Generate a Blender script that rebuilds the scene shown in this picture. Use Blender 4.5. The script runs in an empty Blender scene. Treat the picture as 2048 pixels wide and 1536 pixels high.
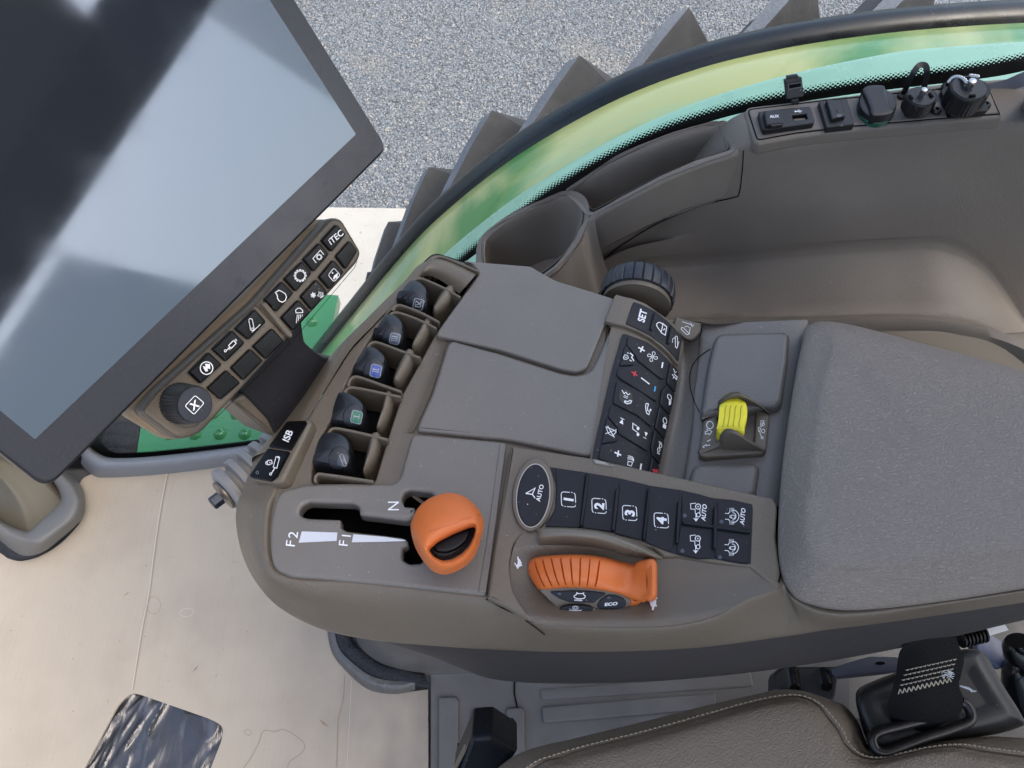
import bpy, bmesh, math, random
from mathutils import Vector, Matrix, noise
from mathutils.bvhtree import BVHTree
from mathutils.geometry import tessellate_polygon
random.seed(7)
rad = math.radians
scene = bpy.context.scene
COL = scene.collection

# ------------------------------------------------------------------ camera, sky, sun, exposure
FPX = 1536.0
TILT = rad(30)
CAM = Vector((0, 0, .52))
cam_d = bpy.data.cameras.new('camera'); cam_d.lens = 27; cam_d.sensor_width = 36
cam_d.clip_start = .01; cam_d.clip_end = 500
cam = bpy.data.objects.new('camera', cam_d); COL.objects.link(cam)
cam.location = CAM; cam.rotation_euler = (TILT, 0, 0)
scene.camera = cam
world = bpy.data.worlds.new("World"); scene.world = world; world.use_nodes = True
SUN_EL, SUN_AZ = rad(58), rad(105)          # azimuth measured from +Y towards +X
wn = world.node_tree.nodes; wl = world.node_tree.links
sky = wn.new('ShaderNodeTexSky'); sky.sky_type = 'NISHITA'; sky.sun_disc = False
sky.sun_elevation = SUN_EL; sky.sun_rotation = SUN_AZ; sky.air_density = 1.0; sky.dust_density = 5.2; sky.ozone_density = 1.0
bgn = wn['Background']; bgn.inputs['Strength'].default_value = .15
wl.new(sky.outputs[0], bgn.inputs[0])
sd = bpy.data.lights.new('sun', 'SUN'); sd.energy = .6; sd.angle = rad(40); sd.color = (1, .95, .88)
sun = bpy.data.objects.new('sun', sd); COL.objects.link(sun)
sdir = Vector((math.sin(SUN_AZ) * math.cos(SUN_EL), math.cos(SUN_AZ) * math.cos(SUN_EL), math.sin(SUN_EL)))
sun.location = sdir * 5; sun.rotation_euler = (-sdir).to_track_quat('-Z', 'Y').to_euler()
vs = scene.view_settings
vs.view_transform = 'Standard'; vs.look = 'None'; vs.gamma = 1; vs.use_curve_mapping = False
vs.exposure = 1.68
scene.render.engine = 'CYCLES'
scene.cycles.use_denoising = True
scene.cycles.max_bounces = 8; scene.cycles.transparent_max_bounces = 16

# ------------------------------------------------------------------ surveying helpers: a picture point on a known surface
def ray(p):
    x, y, z = (p[0] - 1024) / FPX, -(p[1] - 768) / FPX, -1.
    return Vector((x, y * math.cos(TILT) - z * math.sin(TILT), y * math.sin(TILT) + z * math.cos(TILT)))
def hz(p, z):
    r = ray(p); return CAM + r * ((z - CAM.z) / r.z)
def hy(p, y):
    r = ray(p); return CAM + r * (y / r.y)
class Plane:
    def __init__(s, o, n):
        s.o = Vector(o); s.n = Vector(n).normalized()
        s.u = Vector((1, 0, 0)); s.u = (s.u - s.n * s.n.dot(s.u)).normalized(); s.v = s.n.cross(s.u)
    def hit(s, p, off=0.):
        r = ray(p); return CAM + r * ((s.o - CAM).dot(s.n) / r.dot(s.n)) + s.n * off
    def loc(s, w): d = w - s.o; return (d.dot(s.u), d.dot(s.v))
    def wld(s, a, b, c=0.): return s.o + s.u * a + s.v * b + s.n * c
    def up(s, d): return Plane(s.o + s.n * d, s.n)
def ZP(z): return Plane((0, 0, z), (0, 0, 1))
def P3(a, b, c):
    n = (b - a).cross(c - a)
    if n.dot(CAM - a) < 0: n = -n
    return Plane(a, n)
class Mesh3:
    """a built surface, so that marks can be laid on it"""
    def __init__(s, g):
        s.t = BVHTree.FromPolygons([tuple(v) for v in g[0]], g[1])
    def hit(s, p, off=0.):
        r = ray(p).normalized(); h = s.t.ray_cast(CAM, r)
        q = p; k = 0
        while h[0] is None and k < 60:      # just off the edge: nearest point
            n = s.t.find_nearest(CAM + r * .55); return n[0] + n[1] * off
        n = h[1]
        if n.dot(r) > 0: n = -n
        return h[0] + n * off
ZM = dict(a=(240,420,2.954), b=(440,500,3.0714), c=(460,860,3.2), d=(980,860,3.103), e=(1160,520,3.2), f=(1180,540,6.981),
          g=(1180,740,6.981), h=(1020,1040,6.4), i=(1480,140,7.877), j=(1700,110,5.885), k=(1360,620,4.043), l=(1540,600,2.327),
          m=(0,820,4.953), n=(1448,100,3.413), o=(760,0,2.743), p=(1500,1140,3.737), q=(0,820,3.413), r=(640,1180,2.2756),
          s=(0,1136,2.2756), t=(900,200,2.9257))
def K(k, *pts):
    ox, oy, s = ZM[k]; return [(ox + q[0]/s, oy + q[1]/s) + tuple(r*1.5/s for r in q[2:]) for q in pts]
def K1(k, x, y): return K(k, (x, y))[0]
def add2(a, b): return (a[0] + b[0], a[1] + b[1])
def lerp(a, b, t): return a + (b - a) * t
def lerp2(a, b, t): return tuple(lerp(x, y, t) for x, y in zip(a, b))
def cr(pts, n=6, closed=True):
    """Catmull-Rom through the points (tuples of any size)"""
    out = []; N = len(pts); segs = N if closed else N - 1
    for i in range(segs):
        if closed: p0, p1, p2, p3 = pts[i-1], pts[i], pts[(i+1) % N], pts[(i+2) % N]
        else: p0, p1, p2, p3 = pts[max(i-1, 0)], pts[i], pts[i+1], pts[min(i+2, N-1)]
        for k in range(n):
            t = k / n
            out.append(tuple(.5 * (2*b + (c-a)*t + (2*a-5*b+4*c-d)*t*t + (-a+3*b-3*c+d)*t**3) for a, b, c, d in zip(p0, p1, p2, p3)))
    if not closed: out.append(tuple(pts[-1]))
    return out
def rnd(pts, r=8, n=5):
    """polygon with rounded corners; a point may carry its own radius as a third value"""
    out = []; N = len(pts)
    for i in range(N):
        p = Vector(pts[i][:2]); rr = pts[i][2] if len(pts[i]) > 2 else r
        a = Vector(pts[i-1][:2]); b = Vector(pts[(i+1) % N][:2])
        da, db = (a - p), (b - p); d = min(rr, da.length * .48, db.length * .48)
        if d < 1e-5: out.append(tuple(p)); continue
        s, e = p + da.normalized() * d, p + db.normalized() * d
        for k in range(n + 1):
            t = k / n; q = s * (1-t)**2 + p * 2*t*(1-t) + e * t*t; out.append((q.x, q.y))
    return out
def resamp(pts, n, closed=True):
    P = [Vector(p) for p in pts]
    if closed: P.append(P[0])
    L = [0]
    for i in range(1, len(P)): L.append(L[-1] + (P[i] - P[i-1]).length)
    out = []; j = 0; m = n if closed else n - 1
    for i in range(n):
        d = L[-1] * i / m
        while j < len(L) - 2 and L[j+1] < d: j += 1
        s = L[j+1] - L[j]; t = (d - L[j]) / s if s > 1e-9 else 0
        out.append(tuple(P[j].lerp(P[j+1], min(t, 1))))
    return out
def ell(c, a, b, n=40, ang=0):
    ca, sa = math.cos(rad(ang)), math.sin(rad(ang))
    return [(c[0] + a*math.cos(t)*ca - b*math.sin(t)*sa, c[1] + a*math.cos(t)*sa + b*math.sin(t)*ca) for t in [2*math.pi*i/n for i in range(n)]]
def area2(p): return sum(p[i-1][0]*p[i][1] - p[i][0]*p[i-1][1] for i in range(len(p))) / 2
def inset2(p, e):
    N = len(p); s = 1 if area2(p) > 0 else -1; out = []
    for i in range(N):
        a, b = p[i-1], p[(i+1) % N]; dx, dy = b[0]-a[0], b[1]-a[1]; l = math.hypot(dx, dy) or 1
        out.append((p[i][0] - s*dy/l*e, p[i][1] + s*dx/l*e))
    return out
def cen(p): return (sum(q[0] for q in p)/len(p), sum(q[1] for q in p)/len(p))

# ------------------------------------------------------------------ geometry builders -> (verts, faces) in world space
def ringpad(px, S, h, e=2., sink=.002, dome=0., edge=.55):
    V, Fc = [], []; N = len(px); c = cen(px); ins = inset2(px, e)
    rings = [(px, -sink), (px, h*edge), (inset2(px, e*.35), h*.87), (ins, h)]
    for s in (.8, .55, .28):
        rings.append(([lerp2(c, q, s) for q in ins], h + dome*(1-s*s)))
    for r, o in rings:
        V += [S.hit(q, o) for q in r]
    for k in range(len(rings)-1):
        for i in range(N):
            j = (i+1) % N; Fc.append((k*N+i, k*N+j, (k+1)*N+j, (k+1)*N+i))
    V.append(S.hit(c, h + dome)); b = (len(rings)-1)*N
    for i in range(N): Fc.append((b+i, b+(i+1) % N, len(V)-1))
    return V, Fc
def curve_mesh(loops, t, bev, res=2):
    cu = bpy.data.curves.new('c', 'CURVE'); cu.dimensions = '2D'; cu.fill_mode = 'BOTH'
    cu.extrude = max(t/2 - bev, 0); cu.bevel_depth = bev; cu.bevel_resolution = res; cu.offset = -bev
    for lp in loops:
        sp = cu.splines.new('POLY'); sp.points.add(len(lp)-1); sp.use_cyclic_u = True
        for q, p in zip(sp.points, lp): q.co = (p[0], p[1], 0, 1)
    ob = bpy.data.objects.new('c', cu); me = bpy.data.meshes.new_from_object(ob)
    V = [v.co.copy() for v in me.vertices]; Fc = [tuple(p.vertices) for p in me.polygons]
    bpy.data.objects.remove(ob); bpy.data.curves.remove(cu); bpy.data.meshes.remove(me)
    return V, Fc
def plate(px, S, t, bev=.001, holes=(), up=0.):
    """slab whose top face lies on plane S (raised by up); outlines are picture points"""
    loops = [[S.loc(S.hit(q)) for q in lp] for lp in [px] + list(holes)]
    V, Fc = curve_mesh(loops, t, bev)
    return [S.wld(v.x, v.y, v.z - t/2 + up) for v in V], Fc
def loft(curves, closed=False, cap0=False, cap1=False):
    V, Fc = [], []; N = len(curves[0])
    for c in curves: V += [Vector(q) for q in c]
    for k in range(len(curves)-1):
        for i in range(N if closed else N-1):
            j = (i+1) % N; Fc.append((k*N+i, k*N+j, (k+1)*N+j, (k+1)*N+i))
    if cap0: Fc.append(tuple(range(N)))
    if cap1: Fc.append(tuple(range((len(curves)-1)*N, len(curves)*N)))
    return V, Fc
def ploft(curves, n=80, closed=False, m=4, **kw):
    """loft through curves of picture points (x, y, z): smooth along and across"""
    cs = []
    for c in curves:
        c = cr(c, 8, closed); cs.append(resamp(c, n, closed) if False else c)
    L = min(len(c) for c in cs); cs = [c[:L] for c in cs]
    if m > 1:
        cols = [cr([c[i] for c in cs], m, False) for i in range(L)]
        cs = [[cols[i][k] for i in range(L)] for k in range(len(cols[0]))]
    return loft([[hz(q, q[2]) for q in c] for c in cs], closed, **kw)
def tube(pts, r, n=10, closed=False, caps=True):
    P = [Vector(p) for p in pts]; V, Fc = [], []; N = len(P); prev = None
    for i in range(N):
        a = P[i-1] if (i or closed) else P[i]; b = P[(i+1) % N] if (i < N-1 or closed) else P[i]
        t = (b - a).normalized()
        if prev is None: prev = Vector((0, 0, 1)) if abs(t.z) < .9 else Vector((1, 0, 0))
        u = (prev - t*prev.dot(t)).normalized(); w = t.cross(u); prev = u
        rr = r[i] if isinstance(r, (list, tuple)) else r
        V += [P[i] + (u*math.cos(2*math.pi*k/n) + w*math.sin(2*math.pi*k/n))*rr for k in range(n)]
    for i in range(N if closed else N-1):
        for k in range(n):
            a, b = i*n + k, i*n + (k+1) % n; c, d = ((i+1) % N)*n + (k+1) % n, ((i+1) % N)*n + k
            Fc.append((a, b, c, d))
    if caps and not closed: Fc += [tuple(range(n)), tuple(range((N-1)*n, N*n))]
    return V, Fc
def lathe(o, d, prof, n=40, rib=None):
    """profile of (radius, height) turned about the axis d through o; rib(k, i) scales the radius"""
    o, d = Vector(o), Vector(d).normalized(); u = d.orthogonal().normalized(); w = d.cross(u); V, Fc = [], []
    for i, (r, h) in enumerate(prof):
        for k in range(n):
            a = 2*math.pi*k/n; rr = r*(rib(k, i) if rib else 1); V.append(o + d*h + (u*math.cos(a) + w*math.sin(a))*rr)
    for i in range(len(prof)-1):
        for k in range(n): Fc.append((i*n+k, i*n+(k+1) % n, (i+1)*n+(k+1) % n, (i+1)*n+k))
    Fc += [tuple(range(n)), tuple(range((len(prof)-1)*n, len(prof)*n))]
    return V, Fc
_eps = [0]
def stroke(pts, w, S, off=.0003, closed=False):
    """a printed line: ribbon of width w (picture units) on surface S"""
    _eps[0] = (_eps[0] + 1) % 12; off += _eps[0]*.000004
    P = [Vector(p[:2]) for p in pts]; N = len(P); A, B = [], []
    for i in range(N):
        if closed: d0, d1 = (P[i]-P[i-1]), (P[(i+1) % N]-P[i])
        else: d0 = P[i]-P[i-1] if i else P[1]-P[0]; d1 = P[i+1]-P[i] if i < N-1 else P[i]-P[i-1]
        d0 = d0.normalized(); d1 = d1.normalized(); n0 = Vector((-d0.y, d0.x)); n1 = Vector((-d1.y, d1.x))
        m = n0 + n1; m = m.normalized() if m.length > 1e-4 else n0; s = w/2/max(m.dot(n0), .45)
        A.append(P[i] + m*s); B.append(P[i] - m*s)
    V = [S.hit(p, off) for p in A] + [S.hit(p, off) for p in B]
    Fc = [(i, (i+1) % N, N+(i+1) % N, N+i) for i in range(N if closed else N-1)]
    return V, Fc
def fill(px, S, off=.0003):
    _eps[0] = (_eps[0] + 1) % 12; off += _eps[0]*.000004
    t = tessellate_polygon([[Vector((p[0], p[1], 0)) for p in px]])
    return [S.hit(p, off) for p in px], [tuple(f) for f in t]
_txt = {}
def decal(px, S, off=.0003):
    """a printed patch that follows a curved surface"""
    c = cen(px); N = len(px); V = []; Fc = []
    for s in (1, .85, .7, .52, .35, .17): V += [S.hit(lerp2(c, q, s), off) for q in px]
    for k in range(5):
        for i in range(N): j = (i+1) % N; Fc.append((k*N+i, k*N+j, (k+1)*N+j, (k+1)*N+i))
    Fc.append(tuple(range(5*N, 6*N))); return V, Fc
def text(s, c, R, U, cap, S, off=.0003, sx=1., bold=0., shear=0.):
    """lettering centred on picture point c; R reading direction, U towards the letters' tops, cap letter height"""
    key = (s, bold, shear)
    if key not in _txt:
        def build(q):
            cu = bpy.data.curves.new('t', 'FONT'); cu.body = q; cu.size = 1; cu.offset = bold; cu.shear = shear; cu.resolution_u = 4
            ob = bpy.data.objects.new('t', cu); me = bpy.data.meshes.new_from_object(ob)
            V = [(v.co.x, v.co.y) for v in me.vertices]; Fc = [tuple(p.vertices) for p in me.polygons]
            bpy.data.objects.remove(ob); bpy.data.curves.remove(cu); bpy.data.meshes.remove(me); return V, Fc
        V, Fc = build(s); H = max(v[1] for v in build('H')[0])
        x0, x1 = min(v[0] for v in V), max(v[0] for v in V)
        _txt[key] = ([((x - (x0+x1)/2)/H, y/H - .5) for x, y in V], Fc)
    V, Fc = _txt[key]
    def un(v): l = math.hypot(*v); return (v[0]/l, v[1]/l)
    R, U = un(R), un(U)
    return [S.hit((c[0] + (a*sx*R[0] + b*U[0])*cap, c[1] + (a*sx*R[1] + b*U[1])*cap), off) for a, b in V], Fc
def wall(px, z, depth, th=.002, n=6):
    """thin upright web: its upper edge follows the picture points at height z"""
    P = [hz(p, z) for p in cr(px, n, False)]; N = len(P); V = []
    for i in range(N):
        t = (P[min(i+1, N-1)] - P[max(i-1, 0)]); nn = Vector((-t.y, t.x, 0)).normalized()*th/2
        for a, b in ((1, -.0008), (.4, 0), (-.4, 0), (-1, -.0008)): V.append(P[i] + nn*a + Vector((0, 0, b)))
        V.append(P[i] - nn + Vector((0, 0, -depth))); V.append(P[i] + nn + Vector((0, 0, -depth)))
    Fc = []
    for i in range(N-1):
        for k in range(6): Fc.append((i*6+k, i*6+(k+1) % 6, (i+1)*6+(k+1) % 6, (i+1)*6+k))
    Fc += [tuple(range(6)), tuple(range((N-1)*6, N*6))]
    return V, Fc
def box(c, sx, sy, sz, M=None):
    V = [Vector((x*sx/2, y*sy/2, z*sz/2)) for x in (-1, 1) for y in (-1, 1) for z in (-1, 1)]
    if M: V = [M @ v for v in V]
    V = [Vector(c) + v for v in V]
    return V, [(0,1,3,2), (4,6,7,5), (0,4,5,1), (2,3,7,6), (0,2,6,4), (1,5,7,3)]
def sphere(c, r, n=12):
    prof = [(max(r*math.sin(math.pi*i/8), 1e-5), -r*math.cos(math.pi*i/8)) for i in range(9)]
    return lathe(c, (0, 0, 1), prof, n)
def join(*gs):
    V, Fc = [], []
    for g in gs:
        b = len(V); V += list(g[0]); Fc += [tuple(i+b for i in f) for f in g[1]]
    return V, Fc

# ------------------------------------------------------------------ objects
ORG = {}
def _mesh(name, parts, org, sharp):
    me = bpy.data.meshes.new(name); V, Fc, MI = [], [], []; mats = []
    for g, m in parts:
        if m not in mats: mats.append(m)
        b = len(V); V += [Vector(v) - org for v in g[0]]; Fc += [tuple(i+b for i in f) for f in g[1]]; MI += [mats.index(m)]*len(g[1])
    me.from_pydata(V, [], Fc); me.validate()
    for m in mats: me.materials.append(m)
    if len(MI) == len(me.polygons): me.polygons.foreach_set('material_index', MI)
    bm = bmesh.new(); bm.from_mesh(me); bmesh.ops.remove_doubles(bm, verts=bm.verts, dist=1e-6); bmesh.ops.recalc_face_normals(bm, faces=bm.faces); bm.to_mesh(me); bm.free()
    me.polygons.foreach_set('use_smooth', [True]*len(me.polygons))
    me.set_sharp_from_angle(angle=rad(sharp))
    return me
def _wn(o):
    w = o.modifiers.new('face_weighted_normals', 'WEIGHTED_NORMAL'); w.keep_sharp = True; w.weight = 60
def tag(o, label=None, cat=None, group=None, kind=None):
    for k, v in (('label', label), ('category', cat), ('group', group), ('kind', kind)):
        if v: o[k] = v
    return o
def thing(name, loc, label, cat, group=None):
    o = bpy.data.objects.new(name, None); o.empty_display_size = .02; COL.objects.link(o); o.location = loc
    ORG[o.name] = Vector(loc); return tag(o, label, cat, group)
def part(name, parent, geo, mat=None, label=None, sharp=38):
    """one mesh under its thing or part; geo is one (verts, faces) or a list of (geometry, material)"""
    parts = geo if isinstance(geo, list) else [(geo, mat)]
    org = ORG[parent.name]; o = bpy.data.objects.new(name, _mesh(name, parts, org, sharp)); COL.objects.link(o); o.parent = parent; _wn(o)
    ORG[o.name] = org
    if label: o['label'] = label
    return o
def solo(name, geo, mat=None, label=None, cat=None, group=None, kind=None, sharp=38):
    parts = geo if isinstance(geo, list) else [(geo, mat)]
    vs_ = [Vector(v) for g, m in parts for v in g[0]]
    org = Vector((sum(v.x for v in vs_)/len(vs_), sum(v.y for v in vs_)/len(vs_), min(v.z for v in vs_)))
    o = bpy.data.objects.new(name, _mesh(name, parts, org, sharp)); COL.objects.link(o); o.location = org; ORG[o.name] = org; _wn(o)
    return tag(o, label, cat, group, kind)

# ------------------------------------------------------------------ materials
def C(r, g, b):
    f = lambda c: (c/255/12.92) if c/255 <= .04045 else ((c/255 + .055)/1.055)**2.4
    return (f(r), f(g), f(b), 1)
def mat(name, col, rough=.5, spec=.5, grain=0, gstr=.3, gdist=.0004, var=0., vscale=6., dust=0., metal=0., coat=0., rvar=.08, col2=None, ior=1.5):
    m = bpy.data.materials.new(name); m.use_nodes = True; nt = m.node_tree; N, L = nt.nodes, nt.links
    b = N['Principled BSDF']; b.inputs['Roughness'].default_value = rough; b.inputs['Specular IOR Level'].default_value = spec
    b.inputs['Metallic'].default_value = metal; b.inputs['Coat Weight'].default_value = coat; b.inputs['Coat Roughness'].default_value = .08; b.inputs['IOR'].default_value = ior
    tc = N.new('ShaderNodeTexCoord'); out = None
    rgb = N.new('ShaderNodeRGB'); rgb.outputs[0].default_value = col; out = rgb.outputs[0]
    if var:
        n = N.new('ShaderNodeTexNoise'); n.inputs['Scale'].default_value = vscale; n.inputs['Detail'].default_value = 6; n.inputs['Roughness'].default_value = .65
        L.new(tc.outputs['Object'], n.inputs['Vector'])
        r = N.new('ShaderNodeMapRange'); r.inputs['From Min'].default_value = .3; r.inputs['From Max'].default_value = .7
        L.new(n.outputs[0], r.inputs[0])
        mx = N.new('ShaderNodeMix'); mx.data_type = 'RGBA'
        c2 = col2 or tuple(min(1, c*(1+var)) for c in col[:3]) + (1,); c1 = col if col2 else tuple(c*(1-var) for c in col[:3]) + (1,)
        mx.inputs[6].default_value = c1; mx.inputs[7].default_value = c2
        L.new(r.outputs[0], mx.inputs[0]); out = mx.outputs[2]
        r2 = N.new('ShaderNodeMapRange'); r2.inputs['From Min'].default_value = .3; r2.inputs['From Max'].default_value = .7
        r2.inputs['To Min'].default_value = rough - rvar; r2.inputs['To Max'].default_value = rough + rvar
        L.new(n.outputs[0], r2.inputs[0]); L.new(r2.outputs[0], b.inputs['Roughness'])
    if dust:
        v = N.new('ShaderNodeTexNoise'); v.inputs['Scale'].default_value = 420; v.inputs['Detail'].default_value = 1
        L.new(tc.outputs['Object'], v.inputs['Vector'])
        r = N.new('ShaderNodeMapRange'); r.inputs['From Min'].default_value = .74; r.inputs['From Max'].default_value = .8; r.inputs['To Max'].default_value = dust
        L.new(v.outputs[0], r.inputs[0]); mx = N.new('ShaderNodeMix'); mx.data_type = 'RGBA'; L.new(r.outputs[0], mx.inputs[0]); L.new(out, mx.inputs[6])
        mx.inputs[7].default_value = (.32, .29, .25, 1); out = mx.outputs[2]
    L.new(out, b.inputs['Base Color'])
    if grain:
        n = N.new('ShaderNodeTexNoise'); n.inputs['Scale'].default_value = grain; n.inputs['Detail'].default_value = 2
        L.new(tc.outputs['Object'], n.inputs['Vector']); bp = N.new('ShaderNodeBump'); bp.inputs['Strength'].default_value = gstr; bp.inputs['Distance'].default_value = gdist
        L.new(n.outputs[0], bp.inputs['Height']); L.new(bp.outputs[0], b.inputs['Normal'])
    return m
def nodes(m): return m.node_tree.nodes, m.node_tree.links, m.node_tree.nodes['Principled BSDF']
TAUPE = C(98, 89, 76)
M_TAUPE = mat('taupe_plastic', TAUPE, .42, .5, 760, .6, .0005, .07, 9, .5, rvar=.1)
M_TAUPE_R = mat('taupe_rough_plastic', C(106, 101, 94), .42, .55, 620, .5, .0006, .07, 9, .6, rvar=.12)
M_TRIM = mat('grey_taupe_trim', C(112, 105, 96), .6, .4, 760, .6, .0005, .07, 6, .4, rvar=.1)
M_LOWER = mat('slate_plastic', C(50, 48, 48), .55, .3, 900, .2, .0004, .08, 5, .3)
M_BTN = mat('dark_button_rubber', C(25, 27, 33), .48, .3, 900, .15, .0003, .12, 25, .55)
M_BLACK = mat('black_plastic', C(24, 24, 26), .4, .5, 0, 0, 0, .1, 20, .4)
M_GLOSS = mat('black_gloss_key', C(10, 10, 12), .3, .3, 0, 0, 0, .15, 30, .35)
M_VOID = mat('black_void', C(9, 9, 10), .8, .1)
M_WHITE = mat('white_print', C(228, 228, 228), .5, .3)
M_GREYPRINT = mat('grey_print', C(150, 152, 156), .5, .3)
M_RED = mat('red_print', C(196, 62, 70), .5, .3)
M_BLUE = mat('blue_print', C(70, 165, 215), .5, .3)
M_ORANGE = mat('orange_plastic', C(205, 108, 50), .42, .45, 500, .12, .0003, .05, 14, .1)
M_YELLOW = mat('yellow_plastic', C(232, 218, 50), .45, .4, 500, .1, .0003, .05, 30, .0)
M_STEEL = mat('bright_steel', C(190, 190, 190), .25, .5, metal=1.)
M_DARKSTEEL = mat('dark_steel', C(62, 60, 60), .35, .5, 300, .2, .0005, .15, 30, metal=.8)
# ---- special materials
def bump_on(m, height, strength, dist):
    N, L, b = nodes(m); bp = N.new('ShaderNodeBump'); bp.inputs['Strength'].default_value = strength; bp.inputs['Distance'].default_value = dist
    L.new(height, bp.inputs['Height'])
    if b.inputs['Normal'].is_linked: L.new(b.inputs['Normal'].links[0].from_socket, bp.inputs['Normal'])
    L.new(bp.outputs[0], b.inputs['Normal'])
def mapped(m, sc, src='Object'):
    N, L, b = nodes(m); tc = N.new('ShaderNodeTexCoord'); mp = N.new('ShaderNodeMapping'); mp.inputs['Scale'].default_value = sc
    L.new(tc.outputs[src], mp.inputs[0]); return mp.outputs[0]
def tnoise(m, vec, scale, detail=3, dist=0.):
    N, L, b = nodes(m); n = N.new('ShaderNodeTexNoise'); n.inputs['Scale'].default_value = scale; n.inputs['Detail'].default_value = detail; n.inputs['Distortion'].default_value = dist
    L.new(vec, n.inputs['Vector']); return n.outputs[0]
def mrange(m, s, a, b_, c=0., d=1.):
    N, L, b = nodes(m); r = N.new('ShaderNodeMapRange'); r.inputs[1].default_value = a; r.inputs[2].default_value = b_; r.inputs[3].default_value = c; r.inputs[4].default_value = d
    L.new(s, r.inputs[0]); return r.outputs[0]
def mixcol(m, fac, c2):
    """lay colour c2 over the base colour where fac is 1"""
    N, L, b = nodes(m); mx = N.new('ShaderNodeMix'); mx.data_type = 'RGBA'; s = b.inputs['Base Color']
    if s.is_linked: L.new(s.links[0].from_socket, mx.inputs[6])
    else: mx.inputs[6].default_value = s.default_value
    mx.inputs[7].default_value = c2; L.new(fac, mx.inputs[0]); L.new(mx.outputs[2], s)
def tmath(m, op, a, v=0.):
    N, L, b = nodes(m); n = N.new('ShaderNodeMath'); n.operation = op
    for i, q in enumerate((a, v)):
        if isinstance(q, (int, float)): n.inputs[i].default_value = q
        else: L.new(q, n.inputs[i])
    return n.outputs[0]
def leather(name, col, sc, strength, dist, rough):
    m = mat(name, col, rough, .5, 0, 0, 0, .07, 8, .12); N, L, b = nodes(m); v = mapped(m, sc)
    vo = N.new('ShaderNodeTexVoronoi'); vo.feature = 'DISTANCE_TO_EDGE'; vo.inputs['Scale'].default_value = 1
    d = N.new('ShaderNodeVectorMath'); d.operation = 'ADD'; n = N.new('ShaderNodeTexNoise'); n.inputs['Scale'].default_value = .9; n.inputs['Detail'].default_value = 3
    L.new(v, n.inputs['Vector']); L.new(v, d.inputs[0])
    sc2 = N.new('ShaderNodeVectorMath'); sc2.operation = 'SCALE'; sc2.inputs['Scale'].default_value = 1.6; L.new(n.outputs['Color'], sc2.inputs[0]); L.new(sc2.outputs[0], d.inputs[1])
    L.new(d.outputs[0], vo.inputs['Vector']); h = mrange(m, vo.outputs['Distance'], 0, .22)
    h = tmath(m, 'ADD', h, tmath(m, 'MULTIPLY', n.outputs[0], 1.2))
    bump_on(m, h, strength, dist); return m
M_PADV = leather('armrest_vinyl', C(130, 121, 111), (250, 520, 400), .7, .0008, .5)
M_SEAT = leather('seat_leather', C(116, 105, 91), (360, 360, 360), .6, .0006, .46)
M_CARD = mat('cardboard', C(166, 155, 138), .85, .15, 260, .15, .0006, .05, 4)
v = mapped(M_CARD, (1, 1, 1)); N, L, b = nodes(M_CARD)
mixcol(M_CARD, mrange(M_CARD, tnoise(M_CARD, v, 7, 8), .46, .68, 0, .6), C(150, 138, 124))
mixcol(M_CARD, mrange(M_CARD, tnoise(M_CARD, mapped(M_CARD, (420, 5, 1)), 1, 2), .55, .8, 0, .14), C(140, 128, 112))
mixcol(M_CARD, mrange(M_CARD, tnoise(M_CARD, v, 160, 2), .72, .78, 0, .5), C(120, 108, 96))
gx = N.new('ShaderNodeSeparateXYZ'); L.new(v, gx.inputs[0])
mixcol(M_CARD, tmath(M_CARD, 'MULTIPLY', mrange(M_CARD, gx.outputs[0], .10, .34, 0, 1), mrange(M_CARD, tnoise(M_CARD, mapped(M_CARD, (16, 9, 1)), 1, 7), .36, .66, .1, .75)), C(128, 120, 112))
wv = N.new('ShaderNodeTexWave'); wv.inputs['Scale'].default_value = 38; wv.inputs['Distortion'].default_value = 2.2; wv.inputs['Detail Scale'].default_value = .4; L.new(v, wv.inputs[0])
bump_on(M_CARD, wv.outputs[1], .1, .001)
bump_on(M_CARD, tnoise(M_CARD, v, 5, 4), .5, .012)
M_MAT = mat('floor_rubber', C(94, 92, 90), .6, .4, 500, .3, .0005, .12, 14)
mixcol(M_MAT, mrange(M_MAT, tnoise(M_MAT, mapped(M_MAT, (1, 1, 1)), 7, 8), .5, .75, 0, .45), C(120, 118, 116))
M_FOAM = mat('foam', C(52, 53, 56), .9, .1, 350, 1., .003, .3, 200)
M_FILM = mat('black_plastic_film', C(58, 59, 62), .17, .6, 0, 0, 0, .1, 60, .1)
FILMV = mapped(M_FILM, (46, 11, 1)); FILMV.node.inputs['Rotation'].default_value = (0, 0, rad(28)); v = FILMV; bump_on(M_FILM, tnoise(M_FILM, FILMV, 1, 7, .6), .45, .005)
mixcol(M_FILM, mrange(M_FILM, tnoise(M_FILM, v, .8, 9, .8), .5, .75, 0, .35), C(150, 152, 158))  # pale streaks paint the sheen of the folds into the colour
M_GREEN = mat('green_paint', C(46, 116, 68), .32, .5, 60, .1, .001, .08, 5, .1, coat=.5)
M_FENDER = mat('green_paint_dust_and_glare', C(72, 130, 62), .3, .5, 0, 0, 0, 0, 5, 0, coat=.6)
v = mapped(M_FENDER, (1, 1, 1))
mixcol(M_FENDER, mrange(M_FENDER, tnoise(M_FENDER, v, 4.5, 6, .5), .40, .54, 0, .9), C(178, 180, 116))  # pale yellow: dust together with sky and sun glare painted in
mixcol(M_FENDER, mrange(M_FENDER, tnoise(M_FENDER, mapped(M_FENDER, (1.5, 10, 1.5)), 2.6, 4, .3), .54, .70, 0, .6), C(132, 180, 146))  # mint streaks: a reflection painted into the colour
M_TUBE = mat('black_rubber', C(20, 22, 24), .3, .5, 0, 0, 0, .2, 20, .15)
M_TYRE = mat('tyre_rubber', C(64, 64, 66), .7, .4, 60, .3, .004, .22, 9)
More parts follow.
